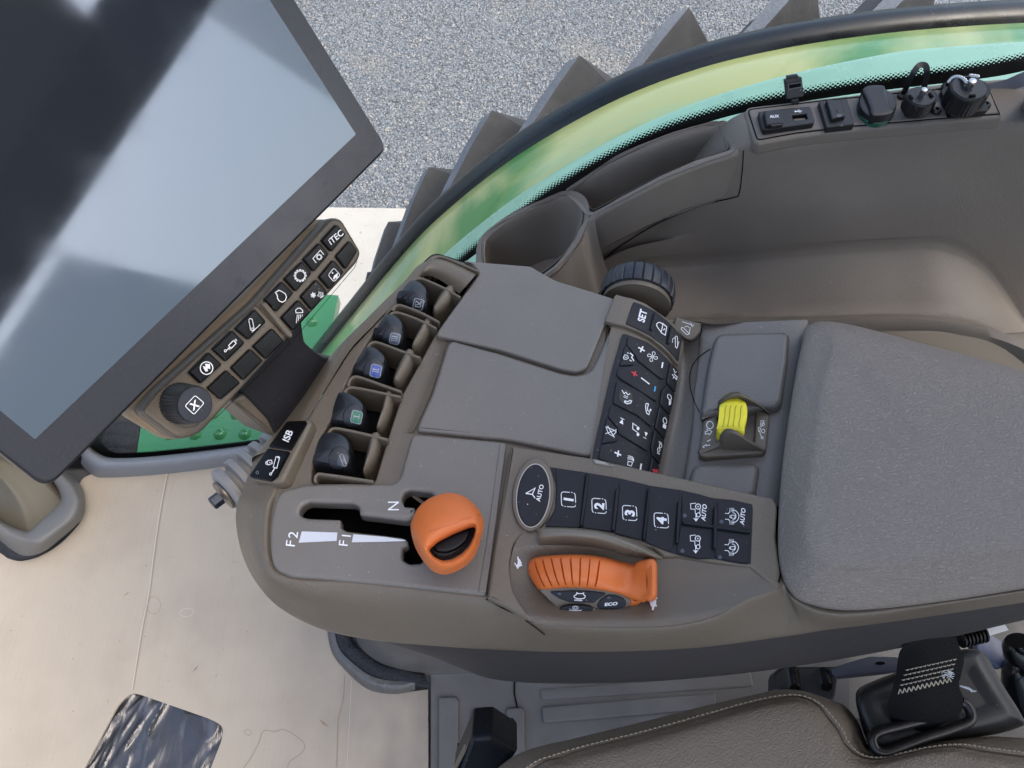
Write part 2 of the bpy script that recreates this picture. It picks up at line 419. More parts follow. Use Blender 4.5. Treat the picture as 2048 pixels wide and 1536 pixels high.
mixcol(M_TYRE, mrange(M_TYRE, tnoise(M_TYRE, mapped(M_TYRE, (1, 1, 1)), 12, 8), .52, .75, 0, .5), C(98, 98, 98))
M_SCREEN = mat('display_glass', C(34, 38, 44), .08, .5, 0, 0, 0, 0, 6, .0, ior=2.3)
v = mapped(M_SCREEN, (1, 1, 1)); N, L, b = nodes(M_SCREEN)
L.new(mrange(M_SCREEN, tnoise(M_SCREEN, mapped(M_SCREEN, (14, 40, 40)), 1, 8), .45, .75, .05, .085), b.inputs['Roughness'])
mixcol(M_SCREEN, mrange(M_SCREEN, tnoise(M_SCREEN, mapped(M_SCREEN, (30, 9, 18)), 1, 6, 1), .62, .78, 0, .35), C(40, 44, 50))
nodes(M_SCREEN)[2].inputs['Specular Tint'].default_value = (.80, .91, 1, 1)
M_BEZEL = mat('display_bezel', C(40, 40, 45), .25, .5, 900, .1, .0002, .05, 30, .06, ior=1.5)
M_FRAME = mat('display_frame', C(30, 30, 33), .35)
# gravel yard
M_GRAVEL = mat('gravel', C(150, 156, 164), .8, .3); N, L, b = nodes(M_GRAVEL); v = mapped(M_GRAVEL, (1, 1, 1))
def vor(m, vec, scale, rnd_=1.):
    N, L, b = nodes(m); q = N.new('ShaderNodeTexVoronoi'); q.inputs['Scale'].default_value = scale; L.new(vec, q.inputs['Vector']); return q
q1 = vor(M_GRAVEL, v, 100); q2 = vor(M_GRAVEL, v, 250)
sx = N.new('ShaderNodeSeparateColor'); L.new(q1.outputs['Color'], sx.inputs[0])
sx2 = N.new('ShaderNodeSeparateColor'); L.new(q2.outputs['Color'], sx2.inputs[0])
rp = N.new('ShaderNodeValToRGB'); L.new(tmath(M_GRAVEL, 'ADD', tmath(M_GRAVEL, 'MULTIPLY', sx.outputs[0], .6), tmath(M_GRAVEL, 'MULTIPLY', sx2.outputs[0], .4)), rp.inputs[0])
e = rp.color_ramp.elements; e[0].position = .12; e[0].color = C(76, 80, 85); e[1].position = .97; e[1].color = C(150, 153, 156)
for p_, c_ in ((.4, C(100, 105, 111)), (.7, C(117, 122, 127))):
    k_ = e.new(p_); k_.color = c_
L.new(rp.outputs[0], b.inputs['Base Color'])
mixcol(M_GRAVEL, mrange(M_GRAVEL, tnoise(M_GRAVEL, v, 1.6, 8), .56, .7, 0, .55), C(146, 138, 126))
mixcol(M_GRAVEL, mrange(M_GRAVEL, tnoise(M_GRAVEL, mapped(M_GRAVEL, (3, 3, 3)), 1.3, 5), .68, .73, 0, .4), C(140, 116, 100))
bump_on(M_GRAVEL, q1.outputs['Distance'], .7, .016); bump_on(M_GRAVEL, q2.outputs['Distance'], .6, .006)
M_CONC = mat('concrete', C(156, 153, 147), .85, .2, 120, .3, .002, .08, 3)
mixcol(M_CONC, mrange(M_CONC, tnoise(M_CONC, mapped(M_CONC, (1, 1, 1)), 45, 4), .66, .7, 0, .6), C(120, 112, 98))
# window glass
M_GLASS = bpy.data.materials.new('window_glass'); M_GLASS.use_nodes = True; N, L = M_GLASS.node_tree.nodes, M_GLASS.node_tree.links; N.remove(N['Principled BSDF'])
tr = N.new('ShaderNodeBsdfTransparent'); tr.inputs[0].default_value = (.93, .965, .95, 1); gl = N.new('ShaderNodeBsdfGlossy'); gl.inputs['Roughness'].default_value = .02
fr = N.new('ShaderNodeLayerWeight'); fr.inputs[0].default_value = .5; pw = N.new('ShaderNodeMath'); pw.operation = 'POWER'; pw.inputs[1].default_value = 5; ma = N.new('ShaderNodeMath'); ma.operation = 'MULTIPLY_ADD'; ma.inputs[1].default_value = .9; ma.inputs[2].default_value = .03
L.new(fr.outputs['Facing'], pw.inputs[0]); L.new(pw.outputs[0], ma.inputs[0]); mx = N.new('ShaderNodeMixShader'); L.new(ma.outputs[0], mx.inputs[0]); L.new(tr.outputs[0], mx.inputs[1]); L.new(gl.outputs[0], mx.inputs[2]); L.new(mx.outputs[0], N['Material Output'].inputs[0])
# printed black border of the window with its dotted edge: UV u in dot pitches along the band, v in rows across it
M_FRIT = bpy.data.materials.new('black_ceramic_print'); M_FRIT.use_nodes = True; N, L, b = nodes(M_FRIT); b.inputs['Base Color'].default_value = C(14, 15, 16); b.inputs['Roughness'].default_value = .35
uv = N.new('ShaderNodeTexCoord'); mp = N.new('ShaderNodeMapping'); mp.inputs['Rotation'].default_value = (0, 0, rad(45)); mp.inputs['Scale'].default_value = (1, 1, 1)
L.new(uv.outputs['UV'], mp.inputs[0]); vo = N.new('ShaderNodeTexVoronoi'); vo.voronoi_dimensions = '2D'; vo.inputs['Scale'].default_value = 1.4142; vo.inputs['Randomness'].default_value = 0; L.new(mp.outputs[0], vo.inputs['Vector'])
sp = N.new('ShaderNodeSeparateXYZ'); L.new(uv.outputs['UV'], sp.inputs[0])
rr = mrange(M_FRIT, sp.outputs[1], 0, 2.6, .78, .2)
hole = tmath(M_FRIT, 'GREATER_THAN', vo.outputs['Distance'], rr)
clear = tmath(M_FRIT, 'MAXIMUM', hole, tmath(M_FRIT, 'GREATER_THAN', sp.outputs[1], 2.55))
tr = N.new('ShaderNodeBsdfTransparent'); mx = N.new('ShaderNodeMixShader'); L.new(clear, mx.inputs[0]); L.new(b.outputs[0], mx.inputs[1]); L.new(tr.outputs[0], mx.inputs[2]); L.new(mx.outputs[0], N['Material Output'].inputs[0])
M_HEAD = mat('headliner', C(100, 97, 92), .9, .2)
M_WEB = mat('belt_webbing', C(14, 14, 15), .7, .15); N, L, b = nodes(M_WEB)
wv = N.new('ShaderNodeTexWave'); wv.inputs['Scale'].default_value = 190; wv.bands_direction = 'DIAGONAL'; wv.inputs['Distortion'].default_value = .5; L.new(mapped(M_WEB, (1, 1, 1)), wv.inputs[0]); bump_on(M_WEB, wv.outputs[1], .5, .0007)
M_THREAD = mat('thread', C(168, 158, 140), .7, .2)
M_BELLOWS = mat('grey_bellows_rubber', C(136, 133, 130), .55, .4, 400, .2, .0005, .08, 20)
M_TAN = mat('tan_trim', C(122, 114, 100), .55, .4, 700, .2, .0004, .04, 5)

# ------------------------------------------------------------------ the setting and what stands outside
GZ = -2.15
def sheet(pts, z): return [Vector((x, y, z)) for x, y in pts], [tuple(range(len(pts)))]
solo('gravel_ground', sheet([(-150, -150), (150, -150), (150, 150), (-150, 150)], GZ), M_GRAVEL, 'grey gravel yard with sandy patches outside the window', kind='structure')
rg = random.Random(5); SV = [[], [], [], [], []]; SF = [[], [], [], [], []]
for iy in range(150):
    for ix in range(240):
        y = 2.485 + iy*.0145 + rg.uniform(-.006, .006); x = -1.25 + ix*.0145 + rg.uniform(-.006, .006)
        if x > y*.42 + .35 or x < -.30*y - .05 or rg.random() < .25 + .3*noise.noise(Vector((x*1.7, y*1.7, 2))): continue
        r = rg.uniform(.004, .0085)*(1.5 if rg.random() < .05 else 1); m = min(4, int(rg.random()*5)); V, Fc = SV[m], SF[m]; b_ = len(V); a = rg.uniform(0, 6.28)
        for k in range(4): V.append(Vector((x + r*rg.uniform(.7, 1.3)*math.cos(a + k*1.57), y + r*rg.uniform(.7, 1.3)*math.sin(a + k*1.57), GZ + r*rg.uniform(.1, .5))))
        V += [Vector((x + r*rg.uniform(-.5, .5), y + r*rg.uniform(-.5, .5), GZ + r*rg.uniform(.7, 1.2))), Vector((x, y, GZ - .002))]
        for k in range(4): Fc += [(b_ + k, b_ + (k+1) % 4, b_ + 4), (b_ + (k+1) % 4, b_ + k, b_ + 5)]
solo('gravel_stones', [((SV[i], SF[i]), mat('stone_grey', C(*c), .8, .3)) for i, c in enumerate(((86, 90, 95), (100, 104, 110), (110, 114, 120), (122, 124, 127), (134, 132, 129)))], None, 'loose crushed grey stones covering the yard', kind='stuff', sharp=1)
cy_ = hz((760, 418), GZ).y
solo('concrete_pavement', sheet([(-6, cy_ - 3.2), (.6, cy_ - 3.2), (.6, cy_ - .02), (-6, cy_ + .1)], GZ + .004), M_CONC, 'pale concrete slab bordering the gravel outside', kind='structure')
# rear tyre: carcass and bars, all on one wheel axis
WX, WZ = .564, -.9
def wheel(a, y, r): return Vector((WX + r*math.cos(rad(a)), y, WZ + r*math.sin(rad(a))))
tyre = thing('tractor_tyre', (WX, .9, GZ), 'huge dusty black tyre with slanted tread bars beyond the green fender', 'tyre')
prof = [(.5, .6), (.62, .80), (.66, .83), (.78, .832), (.86, .828), (.9, .80), (.93, .74), (.95, .6)]
part('carcass', tyre, loft([[wheel(a, y, r) for a in range(0, 360, 3)] for y, r in prof], True), M_TYRE)
M_LUGTOP = mat('dusty_lug_top', C(108, 111, 116), .75, .3, 200, .5, .003, .2, 18)
def lug(a0):
    V, Fc = [], []; path = [(.905, 0, .88), (.86, 2.4, .884), (.80, 6.0, .884), (.72, 11, .882), (.64, 16.5, .87)]
    for i, (y, da, r) in enumerate(path):
        w = 1.35 if i else 1.2
        for d, rr in ((-w*1.5, .815), (-w*.8, r - .006), (-w*.66, r), (w*.55, r), (w*.72, r - .006), (w*1.2, .858), (w*2.0, .840), (w*3.6, .832)):
            V.append(wheel(a0 + da + d, y, rr))
    for i in range(len(path)-1):
        for k in range(7): Fc.append((i*8+k, i*8+k+1, (i+1)*8+k+1, (i+1)*8+k))
    for d, rr in ((-2.0, .80), (-1.1, .83), (-.8, .835), (.7, .835), (1.1, .83), (1.7, .82), (2.6, .81), (3.8, .80)): V.append(wheel(a0 - .7 + d, .935, rr - .03))
    b_ = len(path)*8
    for k in range(7): Fc.append((k, k+1, b_+k+1, b_+k))
    top = [f for f in Fc if f[0] % 8 == 2]; return [((V, [f for f in Fc if f[0] % 8 != 2]), M_TYRE), ((V, top), M_LUGTOP)]
for i in range(-1, 8): part('tread_bar', tyre, lug(103.6 + 9.85*i), sharp=25)
# fender with its rubber lip, following the curve seen through the window
TUBE = [(560, 850), (600, 772), (655, 702), (740, 599), (806, 520), (880, 440), (990, 347), (1100, 272), (1250, 192), (1400, 136), (1550, 100), (1700, 76), (1850, 60), (2048, 48), (2300, 44)]
tc3 = [hy(p, .75) for p in cr(TUBE, 6, False)]
fender = thing('fender', (.4, .65, -.05), 'green painted fender over the rear tyre with a black rubber lip', 'fender')
rows = []
for y, dz in ((.752, -.012), (.745, .006), (.73, .016), (.70, .022), (.66, .024), (.62, .02), (.585, .012)):
    row = []
    for i, p in enumerate(tc3):
        t = (tc3[min(i+1, len(tc3)-1)] - tc3[max(i-1, 0)]).normalized(); nn = Vector((-t.z, 0, t.x)); row.append(Vector((p.x, y, p.z)) + nn*dz)
    rows.append(row)
part('fender_panel', fender, loft(rows), M_FENDER)
part('mint_reflection_band', fender, loft([[Vector((a.x, .575 + (y - .575)*min(1.08, max(.35, .72 + .9*a.x)), a.z + dz)) for a in rows[3]] for y, dz in ((.682, -.003), (.680, .003), (.672, .0055), (.63, .008), (.575, .006))]), mat('painted_mint_reflection', C(134, 178, 152), .3, .5, 0, 0, 0, .1, 9, 0, coat=.6), 'pale mint band imitating a reflection on the fender')  # raised strip coloured mint to imitate a reflection on the fender
part('rubber_lip', fender, tube(tc3, .0245, 20), M_TUBE, 'thick black rubber edge')
# entry platform outside, pressed bumps
PZ = -.76
plat = thing('entry_platform', (-.3, .75, PZ - .05), 'green entry platform with raised grip bumps outside the door window', 'platform')
pp = [(284, 830), (300, 560), (676, 590), (653, 711), (610, 930), (262, 975)]
part('tread_plate', plat, plate(pp, ZP(PZ), .03, .002), M_GREEN)
bumps = []; c0 = hz((440, 868), PZ)
for i in range(-4, 8):
    for j in range(-2, 10):
        p = c0 + Vector((i*.046 + (j % 2)*.023, j*.042, 0))
        if hz((262, 975), PZ).x + .035 < p.x < hz((653, 711), PZ).x - .03 and p.y > hz((400, 940), PZ).y:
            bumps.append(lathe(p, (0, 0, 1), [(.013, -.001), (.0115, .002), (.007, .0065), (.005, .0075), (.0042, .0065), (.003, .005)], 14))
part('grip_bumps', plat, join(*bumps), M_GREEN)
part('decal', plat, [(fill(K('a', (648, 1160), (742, 1195), (735, 1222), (665, 1218)), ZP(PZ), .0012), mat('pale_decal', C(190, 205, 190), .6)), (stroke(K('a', (648, 1160), (742, 1195), (735, 1222), (665, 1218)), 2.2, ZP(PZ), .0014, True), mat('yellow_line', C(205, 190, 70), .6))], None)
solo('hose_bundle', join(*[tube([hz((60, 800 + k*22), -.8), hz((180, 812 + k*22), -.74 - .01*k), hz((292, 838 + k*22), -.8), hz((330, 990 + k*10), -.86)], .035, 12) for k in range(6)]), M_FOAM, 'black hoses beside the green platform outside the window', 'hoses')

# ------------------------------------------------------------------ cab shell
GP = Plane((0, .555, 0), (.042, -1, 0))
def gpt(p, off=0.): return GP.hit(p, off)
FRIT_LO = [(150, 880), (193, 915), (250, 918), (380, 908), (540, 890), (640, 830), (760, 700), (870, 575), (930, 522), (1030, 450), (1130, 386), (1300, 288), (1470, 226), (1700, 178), (1990, 132), (2120, 100)]
lo = [gpt(p) for p in cr(FRIT_LO, 6, False)]
window = thing('side_window', (0, .555, -.6), 'large side window with a black dotted border above the trim', 'window')
V = []; top = [Vector((q.x, q.y, .93)) for q in lo]
part('glass_pane', window, loft([[q + Vector((0, .003, 0)) for q in lo], [q + Vector((0, .003, 0)) for q in top]]), M_GLASS)
def frit(lo_px, hi_px, name, solid=.0):
    A = [gpt(p, .002) for p in cr(lo_px, 10, False)]; B = [gpt(p, .002) for p in cr(hi_px, 10, False)]
    pitch = .0042; V, Fc, UV = [], [], []; s = 0
    for i in range(len(A)):
        if i: s += (B[i] - B[i-1]).length
        h = (B[i] - A[i]).length/pitch; V += [A[i], B[i]]; UV += [(s/pitch, 3 - h), (s/pitch, 3)]
    Fc = [(2*i, 2*i+1, 2*i+3, 2*i+2) for i in range(len(A)-1)]
    o = part(name, window, (V, Fc), M_FRIT); me = o.data; ul = me.uv_layers.new(name='UVMap'); org = ORG[o.name]
    for lp in me.loops:
        co = me.vertices[lp.vertex_index].co + org; k = min(range(len(V)), key=lambda q: (V[q] - co).length); ul.data[lp.index].uv = UV[k]
frit([(880, 575), (930, 522), (1030, 450), (1130, 386), (1300, 288), (1470, 226), (1700, 186), (1990, 150), (2120, 118)], [(862, 560), (915, 505), (1010, 430), (1105, 358), (1288, 256), (1470, 194), (1700, 152), (1985, 110), (2120, 78)], 'dotted_border')
frit([(150, 885), (193, 925), (250, 926), (380, 916), (545, 898)], [(190, 850), (222, 896), (280, 900), (390, 889), (548, 870)], 'dotted_border')
# floor, cardboard, mats
FZ = -.62
solo('cab_floor', ([Vector((x, y, z)) for z in (FZ - .06, FZ - .032) for x, y in ((-1.1, -.8), (1.15, -.8), (1.15, .60), (-1.1, .515))], [(4, 5, 6, 7), (0, 1, 5, 4), (1, 2, 6, 5), (2, 3, 7, 6), (3, 0, 4, 7)]), M_MAT, 'grey rubber covered floor of the cab', kind='structure')
sill = thing('door_sill', tuple(hz((400, 930), FZ)), 'pale grey sill strip under the window along the cardboard edge', 'sill')
part('sill_strip', sill, ploft([[(135, 885, FZ+.0), (178, 945, FZ+.0), (230, 955, FZ+.0), (400, 940, FZ+.0), (620, 905, FZ+.0)], [(140, 868, FZ+.03), (180, 925, FZ+.03), (235, 936, FZ+.03), (400, 922, FZ+.03), (620, 888, FZ+.03)], [(150, 852, FZ+.034), (192, 908, FZ+.034), (245, 922, FZ+.034), (400, 908, FZ+.034), (620, 873, FZ+.034)], [(150, 848, FZ+.0), (195, 904, FZ+.0), (250, 916, FZ), (400, 902, FZ), (620, 868, FZ)]]), mat('pale_sill_plastic', C(112, 114, 118), .5, .5, 700, .2))
card_px = [(560, 885, 3), (540, 905, 3), (420, 928, 3), (330, 937, 2), (215, 945, 3), (182, 948, 6), (166, 955, 12), (158, 968, 8), (168, 1005, 20), (168, 1025, 12), (158, 1048, 4), (120, 1090, 30), (60, 1123, 40), (0, 1105, 20), (-160, 1020, 5), (-520, 1100, 5), (-520, 1900, 5), (858, 1900, 5), (856, 1378, 3), (800, 1386, 30), (740, 1378, 50), (690, 1335, 40), (655, 1268, 20), (655, 1200, 5), (700, 900, 5)]
hole_px = rnd([(262, 1383, 26), (420, 1438, 10), (446, 1452, 16), (444, 1478, 20), (400, 1590, 10), (140, 1590, 10), (236, 1410, 12)], 12)
card = thing('cardboard_sheet', tuple(hz((400, 1150), FZ)), 'large worn tan cardboard sheet laid over the cab floor', 'cardboard')
sheet_geo = plate(rnd(card_px), ZP(FZ), .005, .0008, [hole_px])
CP = ZP(FZ); M_CL = mat('card_crease', C(182, 172, 157), .85, .2); M_CD = mat('card_stain', C(138, 122, 104), .9, .1); M_TEAR = mat('card_tear', C(122, 104, 86), .9, .1)
mk = []
mk.append((stroke(cr([(336, 938), (322, 1010), (310, 1090), (297, 1190), (285, 1250), (272, 1330), (264, 1380)], 4, False), 2.2, CP, .0006), M_CL))
mk.append((stroke(cr([(339, 938), (325, 1010), (313, 1090), (300, 1190), (288, 1250), (275, 1330), (267, 1380)], 4, False), 1.1, CP, .0005), M_CD))
mk.append((stroke([(690, 1350), (687, 1400), (676, 1440), (674, 1536)], 1.4, CP, .0005), M_CD))
mk.append((stroke([(703, 1360), (700, 1420), (694, 1536)], 1.0, CP, .0005), M_CL))
mk.append((stroke(cr(K('s', (1110, 910), (1150, 850), (1180, 790), (1200, 740), (1250, 745), (1290, 735), (1340, 760), (1385, 800), (1375, 840), (1320, 880), (1310, 910)), 3, False), 1.3, CP), M_CD))
mk.append((stroke(cr(K('s', (1110, 745), (1130, 735), (1145, 750), (1130, 762)), 4), .9, CP, closed=True), M_CD))
mk.append((stroke(ell(K1('s', 700, 170), 14, 17, 20), .8, CP, closed=True), M_CD)); mk.append((stroke(ell(K1('s', 850, 203), 14, 8, 20, -8), .9, CP, closed=True), M_CL))
for x, y, l, a, w in ((576, 118, 42, -38, 5), (492, 608, 34, -80, 3), (890, 458, 44, -50, 8), (984, 490, 20, -60, 5), (293, 318, 7, 20, 4), (288, 387, 6, 10, 4), (300, 250, 6, 0, 3), (765, 512, 16, -30, 3), (1432, 815, 14, -60, 5), (1475, 705, 60, 40, 20), (50, 97, 6, 0, 4), (812, 405, 6, 60, 4), (1055, 45, 18, -70, 3), (325, 175, 8, 50, 3)):
    c = K1('s', x, y); l /= 2.2756*2; w /= 2.2756*2; dx, dy = math.cos(rad(a))*l, math.sin(rad(a))*l
    mk.append((fill([(c[0]-dx, c[1]-dy), (c[0]-dy/l*w, c[1]+dx/l*w), (c[0]+dx, c[1]+dy), (c[0]+dy/l*w*.4, c[1]-dx/l*w*.4)], CP), M_TEAR if l > 5 and x != 1475 else M_CD))
for i in range(46):
    c = (random.uniform(5, 640), random.uniform(960, 1530)); s = random.uniform(.6, 1.5)
    if not (200 < c[0] < 450 and c[1] > 1380) and not (c[0] < 180 and c[1] < 1130): mk.append((fill(ell(c, s, s*.7, 6, random.uniform(0, 180)), CP), M_TEAR))
part('sheet', card, [(sheet_geo, M_CARD)] + mk)
# plastic film seen through the cut-out
g = []; nx, ny = 150, 100
for j in range(ny+1):
    for i in range(nx+1):
        p = hz((120 + 360*i/nx, 1350 + 260*j/ny), FZ - .005)
        h0 = sum(math.sin(p.x*a + p.y*b + c) * d for a, b, c, d in ((95, -48, .3, .0022), (150, 60, 1.7, .0015), (60, 190, 2.2, .0012), (300, -130, .5, .0007), (210, 260, 4, .0007)))
        ac, al = p.x*.87 - p.y*.5, p.x*.5 + p.y*.87; q_ = Vector((ac*26 + 1.2*noise.noise(Vector((ac*9, al*9, 5))), al*7, 1.3)); h = .0065*(1 - abs(noise.noise(q_)))**2 + .0045*(1 - abs(noise.noise(q_*2.1 + Vector((4, 9, 2)))))**3 + .0012*noise.noise(q_*4.3); g.append(p + Vector((0, 0, -.016 + h)))
solo('plastic_film', (g, [(j*(nx+1)+i, j*(nx+1)+i+1, (j+1)*(nx+1)+i+1, (j+1)*(nx+1)+i) for j in range(ny) for i in range(nx)]), M_FILM, 'crumpled shiny black plastic film showing in the cardboard cut-out', 'plastic film')
solo('foam_edging', [(ploft([[(652, 1240, FZ+.002), (662, 1300, FZ+.002), (688, 1338, FZ+.002), (735, 1378, FZ+.002), (790, 1388, FZ+.002), (830, 1380, FZ+.002)], [(655, 1235, FZ+.012), (668, 1298, FZ+.012), (693, 1330, FZ+.014), (738, 1366, FZ+.014), (788, 1375, FZ+.013), (830, 1368, FZ+.012)], [(665, 1235, FZ+.013), (676, 1292, FZ+.013), (703, 1324, FZ+.014), (742, 1352, FZ+.015), (788, 1362, FZ+.013), (828, 1360, FZ+.012)]]), mat('grey_tape', C(84, 82, 79), .35, .6, 120, .8, .003, .15, 60)),
    (ploft([[(665, 1235, FZ+.011), (676, 1292, FZ+.011), (703, 1324, FZ+.011), (742, 1354, FZ+.011), (788, 1364, FZ+.011), (858, 1377, FZ+.008)], [(672, 1235, FZ+.016), (685, 1284, FZ+.016), (714, 1312, FZ+.017), (752, 1340, FZ+.016), (798, 1350, FZ+.016), (858, 1372, FZ+.012)], [(690, 1235, FZ+.012), (700, 1280, FZ+.012), (726, 1302, FZ+.012), (764, 1328, FZ+.012), (806, 1336, FZ+.012), (850, 1350, FZ+.01)], [(696, 1235, FZ-.01), (706, 1278, FZ-.01), (731, 1299, FZ-.01), (768, 1324, FZ-.01), (808, 1332, FZ-.01), (846, 1345, FZ-.01)]]), M_FOAM)], None, 'torn dark foam edging with grey tape between cardboard and armrest pedestal', 'foam strip')
rubber = thing('rubber_mat', tuple(hz((1000, 1450), FZ)), 'grey moulded rubber floor mat with raised pads in front of the seat', 'floor mat')
part('mat_sheet', rubber, plate([(861, 1345), (1700, 1300), (1700, 1700), (861, 1700)], ZP(FZ - .003), .006, .001), M_MAT)
for q in (((540, 490), (620, 488), (632, 500), (632, 860), (540, 860)), ((690, 548), (765, 545), (775, 555), (778, 860), (685, 860)), ((848, 540), (920, 536), (932, 548), (938, 860), (838, 860)), ((1010, 535), (1500, 492), (1800, 470), (1800, 540), (1300, 585), (1015, 607)), ((1000, 455), (1700, 400), (1960, 370), (1970, 440), (1500, 470), (1010, 500))):
    part('raised_pad', rubber, ringpad(rnd(K('r', *q), 5), ZP(FZ - .002), .005 if q[0][1] != 455 else .002, 4), M_MAT)
part('moulded_line', rubber, tube([hz(p, FZ - .001) for p in K('r', (886, 395), (884, 470), (898, 535))], .0012, 6), M_VOID)
ped = solo('armrest_pedestal', ploft([[(700, 1230, FZ), (712, 1290, FZ), (745, 1325, FZ), (800, 1345, FZ), (860, 1350, FZ), (1000, 1345, FZ)], [(715, 1225, FZ+.05), (728, 1275, FZ+.05), (765, 1305, FZ+.05), (815, 1325, FZ+.05), (870, 1325, FZ+.05), (1000, 1320, FZ+.05)], [(740, 1220, FZ+.16), (760, 1250, FZ+.16), (800, 1270, FZ+.16), (850, 1280, FZ+.16), (920, 1280, FZ+.16), (1020, 1270, FZ+.16)], [(760, 1200, FZ+.4), (780, 1220, FZ+.4), (820, 1230, FZ+.4), (860, 1240, FZ+.4), (940, 1240, FZ+.4), (1040, 1230, FZ+.4)]]), mat('scuffed_grey_rubber', C(90, 87, 84), .5, .5, 200, .3, .001, .25, 16), 'scuffed grey rubber covered pedestal below the armrest console', 'pedestal')
# front corner trim standing on the floor
foot = thing('corner_trim', tuple(hz((90, 1040), FZ)), 'grey corner trim with a tan inset standing at the edge of the cardboard', 'trim')
def fl(z, *pts): return [(x, y, z) for x, y in K('m', *pts)]
R0 = fl(FZ, (560, 520), (700, 640), (790, 740), (835, 860), (835, 1010), (770, 1140), (600, 1290), (430, 1425), (230, 1490), (90, 1470), (0, 1415), (-260, 1260))
R1 = fl(FZ+.02, (560, 520), (700, 640), (790, 740), (835, 860), (830, 1000), (765, 1125), (595, 1275), (420, 1405), (250, 1440), (120, 1380), (0, 1285), (-260, 1130))
R2 = fl(FZ+.05, (540, 560), (660, 670), (720, 740), (780, 860), (780, 960), (720, 1080), (560, 1215), (400, 1325), (270, 1325), (130, 1290), (0, 1225), (-260, 1060))
R3 = fl(FZ+.055, (520, 600), (600, 690), (650, 760), (690, 880), (670, 980), (560, 1110), (450, 1200), (330, 1265), (240, 1265), (120, 1220), (0, 1140), (-260, 980))
R4 = fl(FZ+.045, (500, 640), (560, 740), (595, 800), (615, 880), (590, 930), (500, 1020), (410, 1100), (310, 1190), (250, 1205), (120, 1160), (0, 1100), (-260, 940))
R5 = fl(FZ+.02, (480, 660), (550, 745), (585, 810), (603, 885), (575, 935), (490, 1025), (400, 1105), (305, 1190), (240, 1200), (110, 1150), (0, 1085), (-260, 930))
part('frame', foot, ploft([R0, R1, R2, R3, R4, R5], m=5), mat('grey_corner_plastic', C(98, 96, 92), .5, .45, 700, .25, .0004, .06, 8))
part('inset_panel', foot, ploft([R5[::1], [(x*.5 + 5, y*.7 + 250, FZ+.055) for x, y, z in R5], fl(FZ+.12, *[(-400 + i*20, 300 + i*10) for i in range(12)])], m=5), mat('tan_inset', C(92, 87, 74), .6, .4, 700, .2, .0004, .05, 6))
part('foam_base', foot, ploft([[(x, y, FZ-.004) for x, y in K('m', (835, 1015), (775, 1145), (605, 1295), (435, 1432), (230, 1500), (90, 1480), (0, 1425), (-260, 1275))], [(x, y, FZ+.016) for x, y in K('m', (835, 1005), (768, 1130), (600, 1280), (425, 1415), (235, 1468), (95, 1440), (0, 1370), (-260, 1220))], [(x, y, FZ+.018) for x, y in K('m', (830, 1000), (765, 1125), (595, 1275), (420, 1395), (250, 1430), (110, 1370), (0, 1290), (-260, 1130))]]), M_FOAM)
# roof and pillars behind the camera (the display mirrors them)
roof = thing('cab_roof', (.2, -.1, .95), 'cab roof lining and pillars above and behind the seat', 'roof')
part('roof_lining', roof, box((.72, -.08, .98), .95, 1.30, .05), M_HEAD)  # unseen lining cut short so open sky above lights the console
for y in (-.68, .52): part('roof_rail', roof, box((-.25, y, .96), .98, .1, .08), M_BLACK)
part('front_rail', roof, box((-.72, -.08, .96), .08, 1.1, .08), M_BLACK)
part('rear_header', roof, box((1.2, .12, .895), .06, 1.70, .18), M_BLACK)
M_PALE = bpy.data.materials.new('sky_dimmer'); M_PALE.use_nodes = True; N, L = M_PALE.node_tree.nodes, M_PALE.node_tree.links; N.remove(N['Principled BSDF']); tr = N.new('ShaderNodeBsdfTransparent'); tr.inputs[0].default_value = (.55, .58, .6, 1); L.new(tr.outputs[0], N['Material Output'].inputs[0])  # see-through tint that only dims the sky mirrored in the display
for x, y, w, m_ in ((1.19, .95, .42, M_PALE), (1.19, -.68, .1, M_BLACK), (-.72, .56, .1, M_BLACK), (-.72, -.68, .1, M_BLACK)): part('pillar' if m_ is M_BLACK else 'added_corner_dimmer', roof, box((x, y, .16), .07 if m_ is M_BLACK else .004, w, 1.6), m_)  # the wide corner pane is added to dim the mirrored sky
qp = [(.10, .75), (.21, .45), (.30, .2), (.40, -.1), (-.55, -.1), (-.55, .75)]
part('added_quarter_dimmer', roof, ([Vector((x, y, z)) for x in (1.17, 1.174) for y, z in qp], [tuple(range(6)), tuple(range(6, 12))] + [(i, (i+1) % 6, 6+(i+1) % 6, 6+i) for i in range(6)]), M_PALE)  # slanted pane added to shape a dim wedge in the display's reflection
# ------------------------------------------------------------------ right-hand trim, tray with cup holder, sockets
def y3(pts, y): return [hy(p, y) for p in pts]
def cr3(pts, n): return [Vector(q) for q in cr([tuple(p) for p in pts], n, False)]
def wloft(curves, n=8, m=5):
    cs = [cr3(c, n) for c in curves]; L = len(cs[0]); cols = [cr3([c[i] for c in cs], m) for i in range(L)]
    return loft([[cols[i][k] for i in range(L)] for k in range(len(cols[0]))])
side = thing('side_trim', (.35, .5, -.62), 'long grey taupe side trim panel under the rear part of the window', 'side panel')
LEDGE_Z = .034
c_out = [gpt(p) for p in [(1120, 388), (1230, 318), (1340, 268), (1462, 236), (1600, 208), (1750, 184), (1900, 166), (2000, 158), (2140, 146)]]
c_out = [Vector((p.x, p.y - .001, p.z)) for p in c_out]
_a, _b = gpt((1500, 210), .004), gpt((1965, 166), .004); SP = P3(_a, _b, _a + Vector((0, -.1, -.006)))
for k in range(3, 9): c_out[k] = SP.hit([(1462, 236), (1600, 208), (1750, 184), (1900, 166), (2000, 158), (2140, 146)][k-3], -.001)
